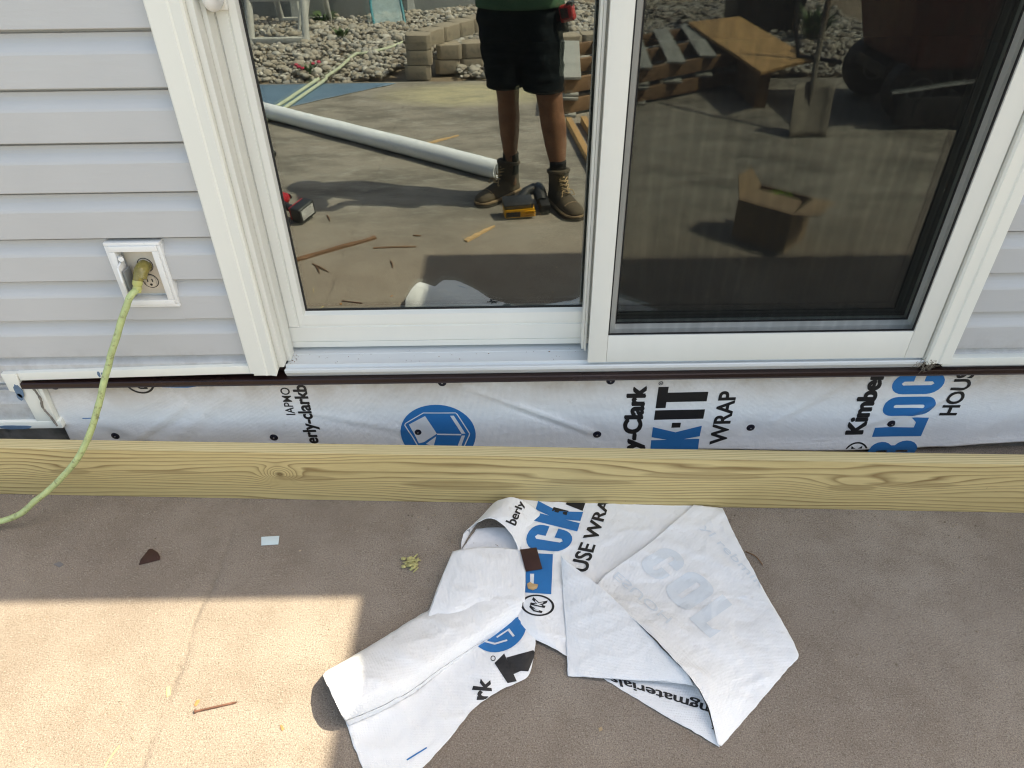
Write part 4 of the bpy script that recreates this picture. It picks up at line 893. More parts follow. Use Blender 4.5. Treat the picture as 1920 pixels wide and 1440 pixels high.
# ---- skimmer net
m_teal = MAT('teal_plastic', (.02, .20, .24), .4, 0, .15, 20)
net = thing('skimmer_net', 'teal framed pool skimmer net propped against the pool wall', 'pool net', (-1.2, -6.3, 0))
NB = [(-1.315, -6.16, .02), (-1.06, -6.22, .05), (-1.045, -6.28, .12), (-1.10, -6.44, .36), (-1.17, -6.50, .46), (-1.28, -6.48, .44), (-1.375, -6.38, .30), (-1.345, -6.22, .10)]
MB().tube(catmull(NB + [NB[0]], 5), .014, 8, False).build('frame', m_teal, net, smooth=True)
MB().add([Vector(p) for p in NB], [tuple(range(8))]).build('netting', netting_mat('pale_netting', (.45, .60, .62), .55), net)
MB().tube([(-1.22, -6.49, .45), (-1.40, -6.66, 1.30)], .014, 8).build('pole', m_steel, net, smooth=True)

# ---- river-stone bed
m_stone, n_, l_, b_ = nt('river_stone')
at_ = n_.new('ShaderNodeAttribute'); at_.attribute_name = 'tone'
sc_ = ramp(n_, l_, at_.outputs['Fac'], ((0, (.11, .09, .075)), (.22, (.25, .215, .17)), (.5, (.36, .325, .27)), (.74, (.28, .27, .25)), (1, (.58, .55, .49))))
sc_ = mixc(n_, l_, .35, sc_, ramp(n_, l_, noise_n(n_, l_, coords(n_, l_, world=True), 40, 4), ((.3, (.32, .32, .32)), (.7, (.66, .65, .63)))), 'OVERLAY')
l_.new(sc_, b_.inputs['Base Color']); b_.inputs['Roughness'].default_value = .85
def icos(sub):
    bm = bmesh.new(); bmesh.ops.create_icosphere(bm, subdivisions=sub, radius=1); bm.verts.index_update()
    V = np.array([v.co[:] for v in bm.verts]); Fc = np.array([[v.index for v in f.verts] for f in bm.faces]); bm.free(); return V, Fc
iv, jf = icos(2)
rs = np.random.RandomState(5); VV = []; FF = []; TT = []; cnt = 0
def in_bed(x, y):
    if math.hypot(x - PC.x, y - PC.y) < PR + .03: return False
    if -.96 < x < -.40 and -4.95 < y < -4.27 and (x + .85) > (-(y + 4.25) * .45 - .2): return False
    return True
ng = 0; x = -3.3; pts_ = []
while x < 3.5:
    y = -4.30
    while y > -7.3:
        d = .039 if y > -6.3 else .046
        px, py = x + rs.normal(0, .013), y + rs.normal(0, .013)
        if in_bed(px, py): pts_.append((px, py))
        y -= d
    x += .040
for (px, py) in pts_:
    r = float(np.clip(rs.lognormal(-3.85, .34), .010, .052)); sx, sy, sz = r * rs.uniform(.9, 1.5), r * rs.uniform(.7, 1.1), r * rs.uniform(.5, .85)
    lump = 1 + .14 * np.sin(iv @ rs.normal(0, 2.2, 3) + rs.uniform(0, 6)); P_ = iv * lump[:, None] * np.array([sx, sy, sz])
    a = rs.uniform(0, 6.28); t = rs.normal(0, .35); Rz = np.array([[math.cos(a), -math.sin(a), 0], [math.sin(a), math.cos(a), 0], [0, 0, 1]]); Rx = np.array([[1, 0, 0], [0, math.cos(t), -math.sin(t)], [0, math.sin(t), math.cos(t)]])
    # the bed rises a little away from the patio
    h = .02 + .05 * max(0, min(1, (-4.3 - py) / 1.2)) + .035 * noise.noise(Vector((px * 1.7, py * 1.7, 0)))
    sparse = (px < -1.25 and py > -5.25)
    if sparse and rs.rand() < .55: h -= .03
    VV.append(P_ @ (Rz @ Rx).T + np.array([px, py, h + rs.normal(0, .010)])); FF.append(jf + cnt); TT.append(np.full(len(iv), np.clip(rs.beta(2.2, 2.0), 0, 1))); cnt += len(iv)
VV = np.concatenate(VV); FF = np.concatenate(FF); TT = np.concatenate(TT)
me = bpy.data.meshes.new('gravel_bed'); me.vertices.add(len(VV)); me.vertices.foreach_set('co', VV.ravel()); me.loops.add(FF.size); me.loops.foreach_set('vertex_index', FF.ravel())
me.polygons.add(len(FF)); me.polygons.foreach_set('loop_start', np.arange(0, FF.size, 3)); me.polygons.foreach_set('loop_total', np.full(len(FF), 3)); me.polygons.foreach_set('use_smooth', np.ones(len(FF), bool))
me.update(); ta = me.attributes.new('tone', 'FLOAT', 'POINT'); ta.data.foreach_set('value', TT)
gb = bpy.data.objects.new('gravel_bed', me); COL.objects.link(gb); me.materials.append(m_stone); tag(gb, 'bed of cream and grey river stones beyond the patio', 'gravel', kind='stuff')
# soil under the stones
P = [[Vector((-4 + 8.5 * j / 60, -4.25 - 3.5 * i / 24, -.03 + .05 * max(0, min(1, (.6 + 3.5 * i / 24 - .6) / 1.2)) + .03 * noise.noise(Vector((j * .2, i * .25, 3))))) for j in range(61)] for i in range(25)]
struct(MB().grid(P).build('soil_bed', MAT('dark_soil', (.19, .145, .10), .95, 0, .35, 4, bs=30, bd=.02), smooth=True))

# ---- retaining wall of concrete blocks
m_blk = MAT('tan_block', (.29, .245, .185), .92, 0, .18, 5, bs=70, bd=.004, spots=(9, (.16, .14, .115), .58, .7))
rw = thing('block_wall', 'low stepped retaining wall of tan concrete blocks on the gravel', 'wall', (-.6, -4.6, 0))
def blk(x, y, z, ang, w_=.205, d_=.17, h_=.108):
    q = Matrix.Rotation(R_(ang), 3, 'Z'); hw, hd = w_ / 2, d_ / 2
    ol = [(-hw, hd * .75), (-hw * .7, hd), (hw * .7, hd), (hw, hd * .75), (hw * .82, -hd), (-hw * .82, -hd)]
    MB().add([q @ Vector((a, b, 0)) + Vector((x, y, z)) for a, b in ol] + [q @ Vector((a, b, h_)) + Vector((x, y, z)) for a, b in ol], [tuple(range(6))[::-1], tuple(range(6, 12))] + [(i, (i + 1) % 6, (i + 1) % 6 + 6, i + 6) for i in range(6)]).build('block', m_blk, rw, bevel=.007)
for z, run in ((.0, 8), (.111, 8), (.222, 9)):
    for i in range(run):
        off = .02 * (z > .1) - .01
        if i < 1: blk(-.70 + off, -4.36, z, 4)
        elif z < .2: blk(-.49 + (i - 1) * .20 + off, -4.55 - .055 * (i - 1), z, -10)
        else: blk(-.62 + (i - 1) * .115, -4.53 - (i - 1) * .165, z, -52)

# ---- blue sheet on the patio
m_tarp = MAT('blue_sheet', (.10, .17, .245), .5, 0, .12, 3, bs=12, bd=.004)
P = []
for i in range(13):
    row = []
    for j in range(31):
        u = j / 30; v = i / 12; a = Vector((-3.6, -4.21, 0)).lerp(Vector((-.88, -4.185, 0)), u); b = Vector((-3.6, -1.9, 0)).lerp(Vector((-.93, -4.12, 0)), u)
        p = a.lerp(b, v); p.z = .006 + .003 * noise.noise(Vector((p.x * 4, p.y * 4, 0))); row.append(p)
    P.append(row)
tag(MB().grid(P).build('plastic_sheet', m_tarp, smooth=True, solid=.002), 'slate blue plastic sheet lying flat along the gravel edge', 'sheet')

# ---- second cord lying over gravel and sheet
m_cord2 = MAT('pale_green_hose', (.46, .50, .36), .5, 0, .15, 30)
H = [(-.80, -5.55, .07), (-.94, -5.37, .075), (-1.05, -5.14, .072), (-1.23, -4.97, .068), (-1.32, -4.91, .066), (-1.38, -4.50, .055), (-1.44, -4.28, .040), (-1.46, -4.18, .022), (-1.60, -3.48, .017), (-1.68, -3.1, .013), (-1.84, -2.6, .013), (-2.05, -2.55, .013), (-2.0, -2.9, .013), (-1.76, -3.3, .016), (-1.66, -3.55, .018), (-1.55, -4.08, .02), (-1.50, -4.24, .03)]
tag(MB().tube(catmull(H, 8), .0125, 8).build('garden_hose', m_cord2, smooth=True), 'pale green hose snaking over the gravel and blue sheet', 'hose')

# ---- drain pipe
m_pipe = MAT('white_pipe', (.80, .83, .86), .30, .0, .05, 4, (1, 1, 1), 30, .0008, (14, (.35, .33, .30), .66, .4))
A_, B_ = Vector((-.055, -2.10, .053)), Vector((-2.55, -3.98, .053)); dv = (B_ - A_).normalized()
pp = thing('drain_pipe', 'long white round pipe lying across the patio behind the boots', 'pipe', (-1.2, -3, 0))
sd = Vector((-dv.y, dv.x, 0)); rg = lambda c, r: [c + sd * r * math.cos(q) + Vector((0, 0, r * math.sin(q))) for q in [2 * math.pi * j / 28 for j in range(28)]]
MB().rings([rg(A_ + dv * .0, .046), rg(A_ - dv * .001, .0515), rg(A_ + dv * .9, .052), rg(A_ + dv * 1.8, .0515), rg(B_, .052)], cap=False).build('tube', m_pipe, pp, smooth=True)
MB().rings([rg(A_ + dv * .002, .0465), rg(A_ + dv * .9, .0465), rg(B_, .0465)], cap=False).build('inner_wall', m_pipe, pp, smooth=True)
MB().rings([rg(A_ + dv * 2.06, .0535), rg(A_ + dv * 2.07, .056), rg(A_ + dv * 2.2, .056), rg(A_ + dv * 2.21, .0535)], cap=False).build('collar', m_pipe, pp, smooth=True)

# ---- scraps of wood on the patio
def shim(pts, w0, w1, th, mat, nm, label, cat):
    a, b = Vector(pts[0]), Vector(pts[1]); t = (b - a).normalized(); s_ = Vector((-t.y, t.x, 0)); rr_ = random.Random(hash(label) % 97 if False else len(label)); rows = []
    for i in range(9):
        q = i / 8; c = a.lerp(b, q); wd = (w0 + (w1 - w0) * q) / 2 * (1 + .25 * rr_.uniform(-1, 1)); rows.append([c - s_ * wd + Vector((0, 0, .001)), c + s_ * wd + Vector((0, 0, .001)), c + s_ * wd * .9 + Vector((0, 0, th * rr_.uniform(.7, 1.1))), c - s_ * wd * .9 + Vector((0, 0, th * rr_.uniform(.7, 1.1)))])
    return tag(MB().rings(rows).build(nm, mat), label, cat)
shim([(-1.02, -1.10, 0), (-.635, -1.367, 0)], .026, .016, .012, m_brownwood, 'wood_strip', 'long splintered reddish brown wood strip near the red drill', 'wood strip')
shim([(-.632, -1.262, 0), (-.435, -1.270, 0)], .012, .010, .006, m_brownwood, 'wood_strip', 'short thin brown stick on the sunlit patio', 'wood strip')
shim([(-.208, -1.319, 0), (-.075, -1.478, 0)], .030, .012, .010, m_chip, 'shim', 'tan wedge of wood in front of the boots', 'shim')
shim([(-.503, -2.72, 0), (-.32, -2.87, 0)], .03, .010, .010, m_chip, 'shim', 'pale wood sliver behind the white pipe', 'shim')
for i, (pxa, pxb, lb) in enumerate((((586, 495), (617, 510), 'straight dark twig near the splintered strip'), ((592, 498), (599, 512), 'very short twig touching the straight twig'), ((733, 490), (736, 502), 'short twig beside the corner of the shadow'), ((614, 403), (619, 414), 'curved twig right of the red drill'), ((775, 441), (790, 442), 'dark flat chip on the sunlit patio'))):
    a, b = mir(*pxa, .003), mir(*pxb, .003); tag(MB().tube([a, (a + b) / 2 + Vector((.004, .004, .002)), b], [.003, .004, .002], 6).build('twig', m_brownwood, smooth=True), lb, 'twig')
a = mir(510, 293)
tag(MB().ball(a + Vector((0, 0, .018)), (.03, .025, .02)).build('rubber_cap', m_black, smooth=True), 'small black rubber cap by the door frame edge in the reflection', 'cap')

# ---- cordless drill, lying on its side
m_red = MAT('red_plastic', (.40, .012, .02), .35, 0, .12, 20)
dr = thing('cordless_drill', 'red and black cordless drill lying on the patio', 'drill', (-1.08, -1.62, 0))
c0 = Vector((-1.02, -1.585, .052)); ax_ = Vector((-.80, -.42, .05)).normalized(); sdv = Vector((.42, -.80, .12)).normalized(); upv = ax_.cross(sdv).normalized()
if upv.z < 0: upv = -upv
Q = Matrix((ax_, sdv, upv)).transposed()
def dl(a, b, c): return c0 + Q @ Vector((a, b, c))
bat = MB().obox(dl(0, 0, 0), (.062, .118, .078), Q).build('battery', m_dark, dr, bevel=.010, seg=3)
lbm, n_, l_, b_ = nt('silver_label'); l_.new(ramp(n_, l_, noise_n(n_, l_, coords(n_, l_, (1, 1, 3)), 45, 3, .7), ((.42, (.62, .63, .64)), (.5, (.25, .25, .26)), (.56, (.66, .66, .66)))), b_.inputs['Base Color']); b_.inputs['Roughness'].default_value = .4
MB().obox(dl(-.0315, 0, .002), (.0012, .090, .052), Q).build('battery_label', lbm, bat)
MB().obox(dl(.036, 0, 0), (.012, .108, .066), Q).build('foot', m_red, dr, bevel=.004)
MB().tube([dl(.035, -.01, 0), dl(.09, -.006, 0), dl(.145, .004, 0)], [.021, .018, .022], 14).build('grip', m_dark, dr, smooth=True)
MB().tube([dl(.165, .075, 0), dl(.165, .06, 0), dl(.168, .0, 0), dl(.168, -.05, 0), dl(.168, -.085, 0)], [.020, .030, .033, .031, .026], 18).build('motor_housing', m_red, dr, smooth=True)
MB().tube([dl(.168, -.085, 0), dl(.168, -.10, 0), dl(.168, -.13, 0)], [.024, .021, .013], 14).build('chuck', m_black, dr, smooth=True)
MB().obox(dl(.128, -.035, 0), (.02, .012, .016), Q).build('trigger', m_black, dr, bevel=.003)
MB().tube([dl(.15, .078, 0), dl(.15, .080, 0)], .014, 10).build('vent_ring', m_black, dr)

# ---- yellow cordless tool between the boots
m_yel = MAT('yellow_plastic', (.72, .36, .01), .35, 0, .1, 20)
yt = thing('cordless_saw', 'yellow and black cordless tool standing between the two boots', 'power tool', (.08, -1.62, 0))
c0 = Vector((.045, -1.600, .040)); Q = Matrix.Rotation(R_(-8), 3, 'Z') @ Matrix.Rotation(R_(-10), 3, 'X')
def dl(a, b, c): return c0 + Q @ Vector((a, b, c))
bt = MB().obox(dl(0, .0, .000), (.150, .085, .056), Q).build('battery', m_yel, yt, bevel=.012, seg=3)
MB().obox(dl(-.004, -.004, .035), (.146, .090, .026), Q).build('battery_top', m_dark, bt, bevel=.008, seg=2)
for k in range(3): MB().obox(dl(.052, .0435, -.016 + k * .013), (.055, .006, .006), Q).build('rib', m_yel, bt, bevel=.002)
MB().obox(dl(-.032, .0436, -.004), (.070, .003, .026), Q).build('battery_label', m_dark, bt)
MB().tube([dl(.02, -.05, .02), dl(.05, -.10, .028), dl(.10, -.14, .020)], [.028, .024, .028], 14).build('grip', m_dark, yt, smooth=True)
MB().tube([dl(.13, -.17, .010), dl(.125, -.13, .015), dl(.125, -.08, .012), dl(.125, -.04, .005)], [.026, .034, .034, .026], 16).build('motor_housing', m_dark, yt, smooth=True)
MB().obox(dl(.135, -.03, -.008), (.05, .09, .05), Q).build('shoe', m_black, yt, bevel=.006)

# ---- pallets
m_brownstr = MAT('brown_stringer', (.20, .115, .06), .85, 0, .25, 6, (1, 8, 8), 40, .002)
def pallet(x, y, z, label, sk=0.0):
    """a racked pallet: deck boards run away from the house, their ends stepped along a slanting stringer"""
    t = thing('pallet', label, 'pallet', (x, y, z), 'stacked pallets'); e1 = Vector((.86, -.51, 0)); e2 = Vector((.06 + sk, -1, 0)).normalized()
    q1 = Matrix.Rotation(math.atan2(e1.y, e1.x), 3, 'Z'); q2 = Matrix.Rotation(math.atan2(e2.y, e2.x) + math.pi / 2, 3, 'Z'); O = Vector((x, y, z)); L, W = 1.62, 1.15
    for b in (.05, W / 2, W - .05): MB().obox(O + e2 * b + e1 * (L / 2) + Vector((0, 0, .0625)), (L, .038, .091), q1).build('stringer', m_brownstr, t, bevel=.003)
    for i in range(6): MB().obox(O + e1 * (.06 + i * .30) + e2 * (W / 2 - .01 * (i % 2)) + Vector((0, 0, .1175)), (.125, W, .017), q2).build('deck_board', m_greywood, t, bevel=.003)
    for i in (0, 2, 5): MB().obox(O + e1 * (.06 + i * .30) + e2 * (W / 2) + Vector((0, 0, .0085)), (.10, W, .016), q2).build('bottom_board', m_greywood, t, bevel=.003)
pallet(.36, -3.20, .002, 'lower brown pallet of the stack on the patio edge'); pallet(.375, -3.22, .130, 'weathered grey top pallet of the stack on the patio edge', .012)
# boards leaning out towards the camera and one sheet across the top
for (a, b, lb) in (((.40, -3.08), (.50, -2.00), 'orange wood stud nearest the right boot'), ((.50, -3.10), (.60, -2.05), 'orange wood stud behind the other stud by the pallets')):
    A2, B2 = Vector((*a, .02)), Vector((*b, .02)); t = (B2 - A2); ang = math.atan2(t.y, t.x) - math.pi / 2
    o_ = MB().box(-.019, .019, -t.length / 2, t.length / 2, 0, .045).build('wood_stud', m_wood, bevel=.003); o_.location = ((A2 + B2) / 2 + Vector((0, 0, -.018))); o_.rotation_euler.z = ang; tag(o_, lb, 'stud')
ot = [(1.53, -4.95), (2.03, -5.20), (2.12, -3.58), (1.98, -3.50), (1.66, -3.25)]
o_ = MB().prism_z(ot, .262, .284).build('plywood_sheet', MAT('orange_plywood', (.46, .27, .11), .75, 0, .2, 4, (5, .6, 1), 60, .001), bevel=.002); tag(o_, 'orange plywood offcut lying across the pallets', 'plywood')
o_ = MB().box(1.72, 1.80, -3.45, -5.0, 0, .255).build('block_support', m_brownstr); tag(o_, 'brown timber on edge under the plywood offcut', 'timber')
# dark bin behind
bn = thing('storage_bin', 'black plastic bin behind the plywood offcut', 'bin', (2.4, -5.75, 0))
MB().rings([[(2.4 + sx * w_, -5.75 + sy * w_ * .8, z) for sx, sy in ((-1, -1), (1, -1), (1, 1), (-1, 1))] for w_, z in ((.28, 0), (.34, .7), (.36, .7), (.36, .74))]).build('tub', m_dark, bn, bevel=.02)
MB().box(2.03, 2.77, -6.06, -5.44, .745, .79).build('lid', m_dark, bn, bevel=.015)

# ---- shovel standing against the bin
sh = thing('shovel', 'square mouth shovel standing upright beside the pallets', 'shovel', (1.87, -2.85, 0))
m_blade = MAT('worn_steel_blade', (.20, .175, .14), .7, .2, .2, 8, bs=30, bd=.002)
G_ = []
for i in range(9):
    v = i / 8; row = []
    for j in range(9):
        u = j / 8 * 2 - 1; wd = .118 + .006 * v; base = Vector((1.865, -2.79, .004)).lerp(Vector((1.90, -2.98, .285)), v)
        row.append(base + Vector((u * wd, .02 * (u * u) * 1.0 - .012 + .05 * v * (abs(u) ** 3), 0)))
    G_.append(row)
MB().grid(G_).build('blade', m_blade, sh, smooth=True, solid=.003)
MB().tube(catmull([(1.885, -2.915, .17), (1.90, -2.965, .29), (1.915, -3.02, .38), (1.945, -3.12, .60)], 5), [.010] * 3 + [.018] * 12 + [.019], 10).build('socket', m_blade, sh, smooth=True)
MB().tube([(1.943, -3.11, .58), (2.02, -3.35, 1.10), (2.06, -3.50, 1.38)], .018, 10).build('handle', MAT('dark_handle', (.09, .06, .035), .6), sh, smooth=True)

# ---- red cart on the right
m_dred = MAT('dark_red_paint', (.085, .008, .006), .45, 0, .3, 5, bs=20, bd=.002, spots=(8, (.03, .018, .012), .58))
m_dsteel = MAT('dull_steel', (.12, .13, .135), .6, .3, .2, 10)
ct = thing('garden_cart', 'dark red tipping garden cart with black tyres parked on the patio', 'cart', (3.0, -3.5, 0))
tubp = lambda z, e: [(2.50 - e, -2.98 + e * .3, z), (3.95 + e, -2.98 + e * .3, z), (3.95 + e, -3.75 - e, z), (2.50 - e, -3.75 - e, z)]
MB().rings([tubp(.34, 0), tubp(.68, .08), tubp(.80, .12)]).build('tub', m_dred, ct, bevel=.05, seg=3)
MB().tube([(2.40, -2.955, .22), (2.9, -2.955, .285), (3.5, -2.955, .36), (4.0, -2.955, .42)], .030, 8, flat=.4).build('side_rail', m_dsteel, ct, smooth=True)
MB().box(2.45, 3.9, -3.7, -3.2, .24, .32).build('chassis', m_dark, ct, bevel=.01)
for (x_, y_) in ((2.62, -3.08), (3.35, -3.08), (2.62, -3.75), (3.35, -3.75)):
    c = Vector((x_, y_, .205)); prof = ((.085, -.05), (.10, -.055), (.17, -.07), (.20, -.05), (.205, 0), (.20, .05), (.17, .07), (.10, .055), (.085, .05))
    ty = MB().rings([[c + Vector((r * math.cos(q), o2, r * math.sin(q))) for q in [2 * math.pi * j / 28 for j in range(28)]] for r, o2 in prof]).build('tyre', m_black, ct, smooth=True)
    MB().rings([[c + Vector((r * math.cos(q), o2, r * math.sin(q))) for q in [2 * math.pi * j / 24 for j in range(24)]] for r, o2 in ((.084, .045), (.086, .056), (.075, .05), (.03, .03), (.028, .06), (.004, .062))]).build('rim', m_steel, ty, smooth=True)
MB().box(2.45, 4.0, -2.94, -2.91, .03, .20).build('skirt', m_dark, ct, bevel=.012)
MB().tube([(2.28, -3.5, .28), (2.02, -3.62, .30), (1.98, -3.7, .5), (1.97, -3.75, .8)], .016, 8).build('drawbar', m_black, ct, smooth=True)

# ---- open cardboard box
def card():
    m, n, l, b = nt('cardboard'); v = coords(n, l); c = ramp(n, l, noise_n(n, l, v, 8, 4), ((.3, (.30, .205, .125)), (.7, (.37, .26, .165)))); l.new(c, b.inputs['Base Color']); b.inputs['Roughness'].default_value = .8
    w_ = n.new('ShaderNodeTexWave'); l.new(v, w_.inputs['Vector']); w_.inputs['Scale'].default_value = 120; bump(n, l, b, w_.outputs['Fac'], .12, .0006); return m
m_card = card()
cb = thing('cardboard_box', 'open cardboard box with its flaps up on the sunlit patio', 'box', (1.2, -1.37, 0))
FL, FR2, BR, BL = Vector((1.035, -1.375, 0)), Vector((1.222, -1.205, 0)), Vector((1.375, -1.375, 0)), Vector((1.188, -1.545, 0)); HB = .19
ctr = (FL + FR2 + BR + BL) / 4
def slab(pts, th, nm, mat=None, par=cb):
    pts = [Vector(p) for p in pts]; nn = (pts[1] - pts[0]).cross(pts[2] - pts[0]).normalized() * th; k = len(pts)
    return MB().add([p - nn / 2 for p in pts] + [p + nn / 2 for p in pts], [tuple(range(k))[::-1], tuple(range(k, 2 * k))] + [(i, (i + 1) % k, (i + 1) % k + k, i + k) for i in range(k)]).build(nm, mat or m_card, par)
U = Vector((0, 0, 1))
for a, b in ((FL, FR2), (FR2, BR), (BR, BL), (BL, FL)): slab([a + U * .002, b + U * .002, b + U * HB, a + U * HB], .004, 'side')
slab([FL + U * .004, FR2 + U * .004, BR + U * .004, BL + U * .004], .004, 'bottom')
def flap(a, b, outv, ln, rise, inset=.01):
    e = (b - a).normalized(); o1 = Vector((outv[0], outv[1], 0)).normalized() * ln; h = U * rise
    slab([a + U * HB + e * .003, b + U * HB - e * .003, b + U * HB - e * inset + o1 + h, a + U * HB + e * inset + o1 + h], .0035, 'flap')
flap(FR2, BR, (.9, .8), .10, .012, .015); flap(BL, FL, (-.7, -.75), .045, .085, .05); flap(BR, BL, (-.35, -.6), .09, -.03, .02); flap(FL, FR2, (.6, -.7), .12, .018)
mk, n_, l_, b_ = nt('lime_marker'); setc(b_.inputs['Base Color'], (.30, .55, .03))
for (xx, yy, l2) in ((1.20, -1.42, .045), (1.235, -1.435, .03), (1.265, -1.40, .03)):
    MB().tube([(xx - l2 * .5, yy, HB + .006), (xx, yy + .01, HB + .012), (xx + l2 * .5, yy + .002, HB + .006)], .005, 6).build('marker_scrawl', mk, cb, smooth=True)

# ---- plants in the gravel
m_grn = MAT('leaf_green', (.05, .10, .025), .6, 0, .4, 20); m_pet = MAT('pink_petal', (.50, .02, .07), .6, 0, .3, 20)
def plant(nm, label, c, n, r, hgt, flowers=0, seed=1):
    t = thing(nm, label, 'plant', c); rr_ = random.Random(seed); lf = MB()
    for i in range(n):
        a = rr_.uniform(0, 6.28); d = Vector((math.cos(a), math.sin(a), 0)); e = rr_.uniform(.3, 1) * r; s_ = Vector((-d.y, d.x, 0)) * rr_.uniform(.006, .014); b0 = c + d * e * .2; tp = c + d * e + U * hgt * rr_.uniform(.4, 1)
        mdl = (b0 + tp) / 2 + U * hgt * .2; lf.add([b0, mdl - s_, tp, mdl + s_], [(0, 1, 2, 3)])
    lf.build('leaves', m_grn, t, keepn=True)
    for i in range(flowers):
        a = rr_.uniform(0, 6.28); fc = c + Vector((math.cos(a) * r * .8, math.sin(a) * r * .6, hgt * rr_.uniform(.7, 1.1))); pt = MB()
        for k in range(6):
            q = k * 1.047; pt.ball(fc + Vector((.008 * math.cos(q), .008 * math.sin(q), 0)), (.010, .010, .009), 8, 5)
        pt.build('flower', m_pet, t, smooth=True)
plant('flowering_plant', 'small plant with pink red flowers at the gravel edge', Vector((-1.63, -4.46, .0)), 60, .12, .10, 6, 2)
plant('weed', 'green weed in the middle of the gravel', Vector((-1.57, -5.62, .05)), 70, .11, .10, 0, 3)
plant('weed', 'green weeds at the foot of the pool wall', Vector((-1.90, -6.40, .05)), 110, .22, .12, 0, 4)
plant('weed', 'yellow green plant behind the garden cart', Vector((2.75, -5.3, .05)), 160, .25, .30, 0, 6)

# ================================================================== THE PHOTOGRAPHER
m_skin = MAT('tanned_skin', (.22, .105, .060), .55, 0, .28, 14, bs=120, bd=.0012, spec=.3, spots=(30, (.10, .05, .03), .60, .35))
m_short = MAT('black_shorts', (.007, .010, .012), .85, 0, .25, 9, bs=160, bd=.001, spec=.06)
m_shirt = MAT('green_shirt', (.06, .13, .075), .85, 0, .15, 12, bs=200, bd=.001, spec=.1)
m_sock = MAT('black_sock', (.012, .012, .013), .9, 0, .2, 60, bs=200, bd=.002, spec=.1)
m_boot = MAT('brown_boot', (.078, .060, .040), .7, 0, .25, 16, bs=140, bd=.001, spec=.25)
m_sole = MAT('boot_sole', (.045, .035, .026), .85, 0, .25, 30, bs=90, bd=.002)
m_mid = MAT('tan_midsole', (.28, .20, .12), .8, 0, .15, 30)
m_lace = MAT('tan_lace', (.42, .30, .16), .8, 0, .2, 60)
per = thing('person', 'person in black shorts, green shirt and brown work boots holding a phone', 'person', (.1, -1.78, 0))
heelL, toeL = Vector((.044, -1.93, 0)), Vector((-.165, -1.715, 0)); heelR, toeR = Vector((.223, -1.80, 0)), Vector((.34, -1.525, 0))
ankL, ankR = Vector((.008, -1.885, .10)), Vector((.246, -1.745, .10))
body = MB()
# legs (left in the picture first), rings from ankle to hip
body.loft([(.010, -1.885, .06, .034, .040), (.009, -1.883, .15, .035, .040), (.008, -1.875, .23, .036, .042), (.006, -1.862, .32, .047, .054), (.005, -1.852, .41, .053, .060), (.002, -1.832, .48, .052, .058), (.0, -1.815, .54, .056, .062), (-.008, -1.81, .66, .070, .078), (-.02, -1.815, .80, .088, .092), (-.03, -1.82, .88, .09, .10)], 24)
body.loft([(.246, -1.745, .06, .034, .040), (.245, -1.748, .15, .036, .041), (.243, -1.752, .21, .039, .044), (.232, -1.765, .30, .054, .058), (.220, -1.772, .39, .062, .064), (.206, -1.77, .47, .060, .062), (.196, -1.77, .54, .064, .066), (.180, -1.785, .66, .076, .082), (.155, -1.80, .80, .090, .094), (.14, -1.82, .88, .09, .10)], 24)
body.loft([(.06, -1.82, .82, .15, .095), (.06, -1.825, .92, .170, .105), (.06, -1.84, 1.05, .150, .098), (.06, -1.86, 1.18, .165, .105), (.06, -1.88, 1.32, .185, .108), (.06, -1.89, 1.40, .165, .085), (.06, -1.895, 1.44, .09, .065), (.058, -1.893, 1.47, .058, .060), (.055, -1.888, 1.53, .056, .060)], 28)
hc = Vector((.05, -1.875, 1.635)); body.ball(hc, (.076, .098, .118), 24, 16); body.ball(hc + Vector((0, .03, -.055)), (.058, .066, .062), 18, 12)
nose = hc + Vector((0, .100, -.012)); body.ball(nose, (.014, .018, .020), 12, 8); body.ball(hc + Vector((0, .096, .012)), (.009, .010, .025), 10, 8)
for s in (-1, 1): body.ball(hc + Vector((s * .077, -.005, -.005)), (.010, .022, .032), 10, 8)
body.ball(hc + Vector((0, .088, -.052)), (.026, .010, .010), 12, 8)
# phone plane: just behind the lens
fwv = (RM @ Vector((0, 0, 1))).normalized(); rtv = (RM @ Vector((1, 0, 0))).normalized(); upw = (RM @ Vector((0, -1, 0))).normalized()
ph = CAM - fwv * .012 + rtv * .045 - upw * .012; PQ = Matrix((rtv, upw, fwv)).transposed()
def phl(a, b, c): return ph + PQ @ Vector((a, b, c))
def arm(sh_, el, wr):
    body.tube(catmull([sh_, sh_.lerp(el, .35) + Vector((0, -.01, 0)), el, el.lerp(wr, .35), wr], 6), [.055 - .022 * min(1, i / 24) + (.006 if 10 < i < 18 else 0) for i in range(25)], 16)
def hand(wr, end, s):
    # palm behind the phone's edge, fingers closing round the short side, thumb on the screen side
    pc = phl(end + s * .018, -.006, -.030); body.tube([wr, wr.lerp(pc, .5), pc], [.028, .030, .030], 14, flat=.8)
    body.ball(pc, (.030, .026, .040), 14, 10)
    for k, (ln, yo) in enumerate(((.058, .026), (.064, .008), (.060, -.010), (.048, -.027))):
        a0 = phl(end + s * .020, yo, -.034); a1 = phl(end + s * .017, yo * 1.05, -.018 + .006); a2 = phl(end + s * .0105, yo * 1.1, -.0145 + .020); a3 = phl(end - s * (.0 + ln * .05), yo * 1.1, .0125)
        body.tube([a0, a1, a2, a3], [.0092, .0088, .0082, .0070], 10)
    t0 = phl(end + s * .012, .020, -.038); t1 = phl(end - s * .006, .034, -.026); t2 = phl(end - s * .030, .026, -.0155); body.tube([t0, t1, t2], [.0115, .0105, .0085], 10)
arm(Vector((-.115, -1.885, 1.375)), Vector((-.185, -1.675, 1.16)), phl(-.112, -.055, -.060)); hand(phl(-.112, -.055, -.060), -.0745, -1)
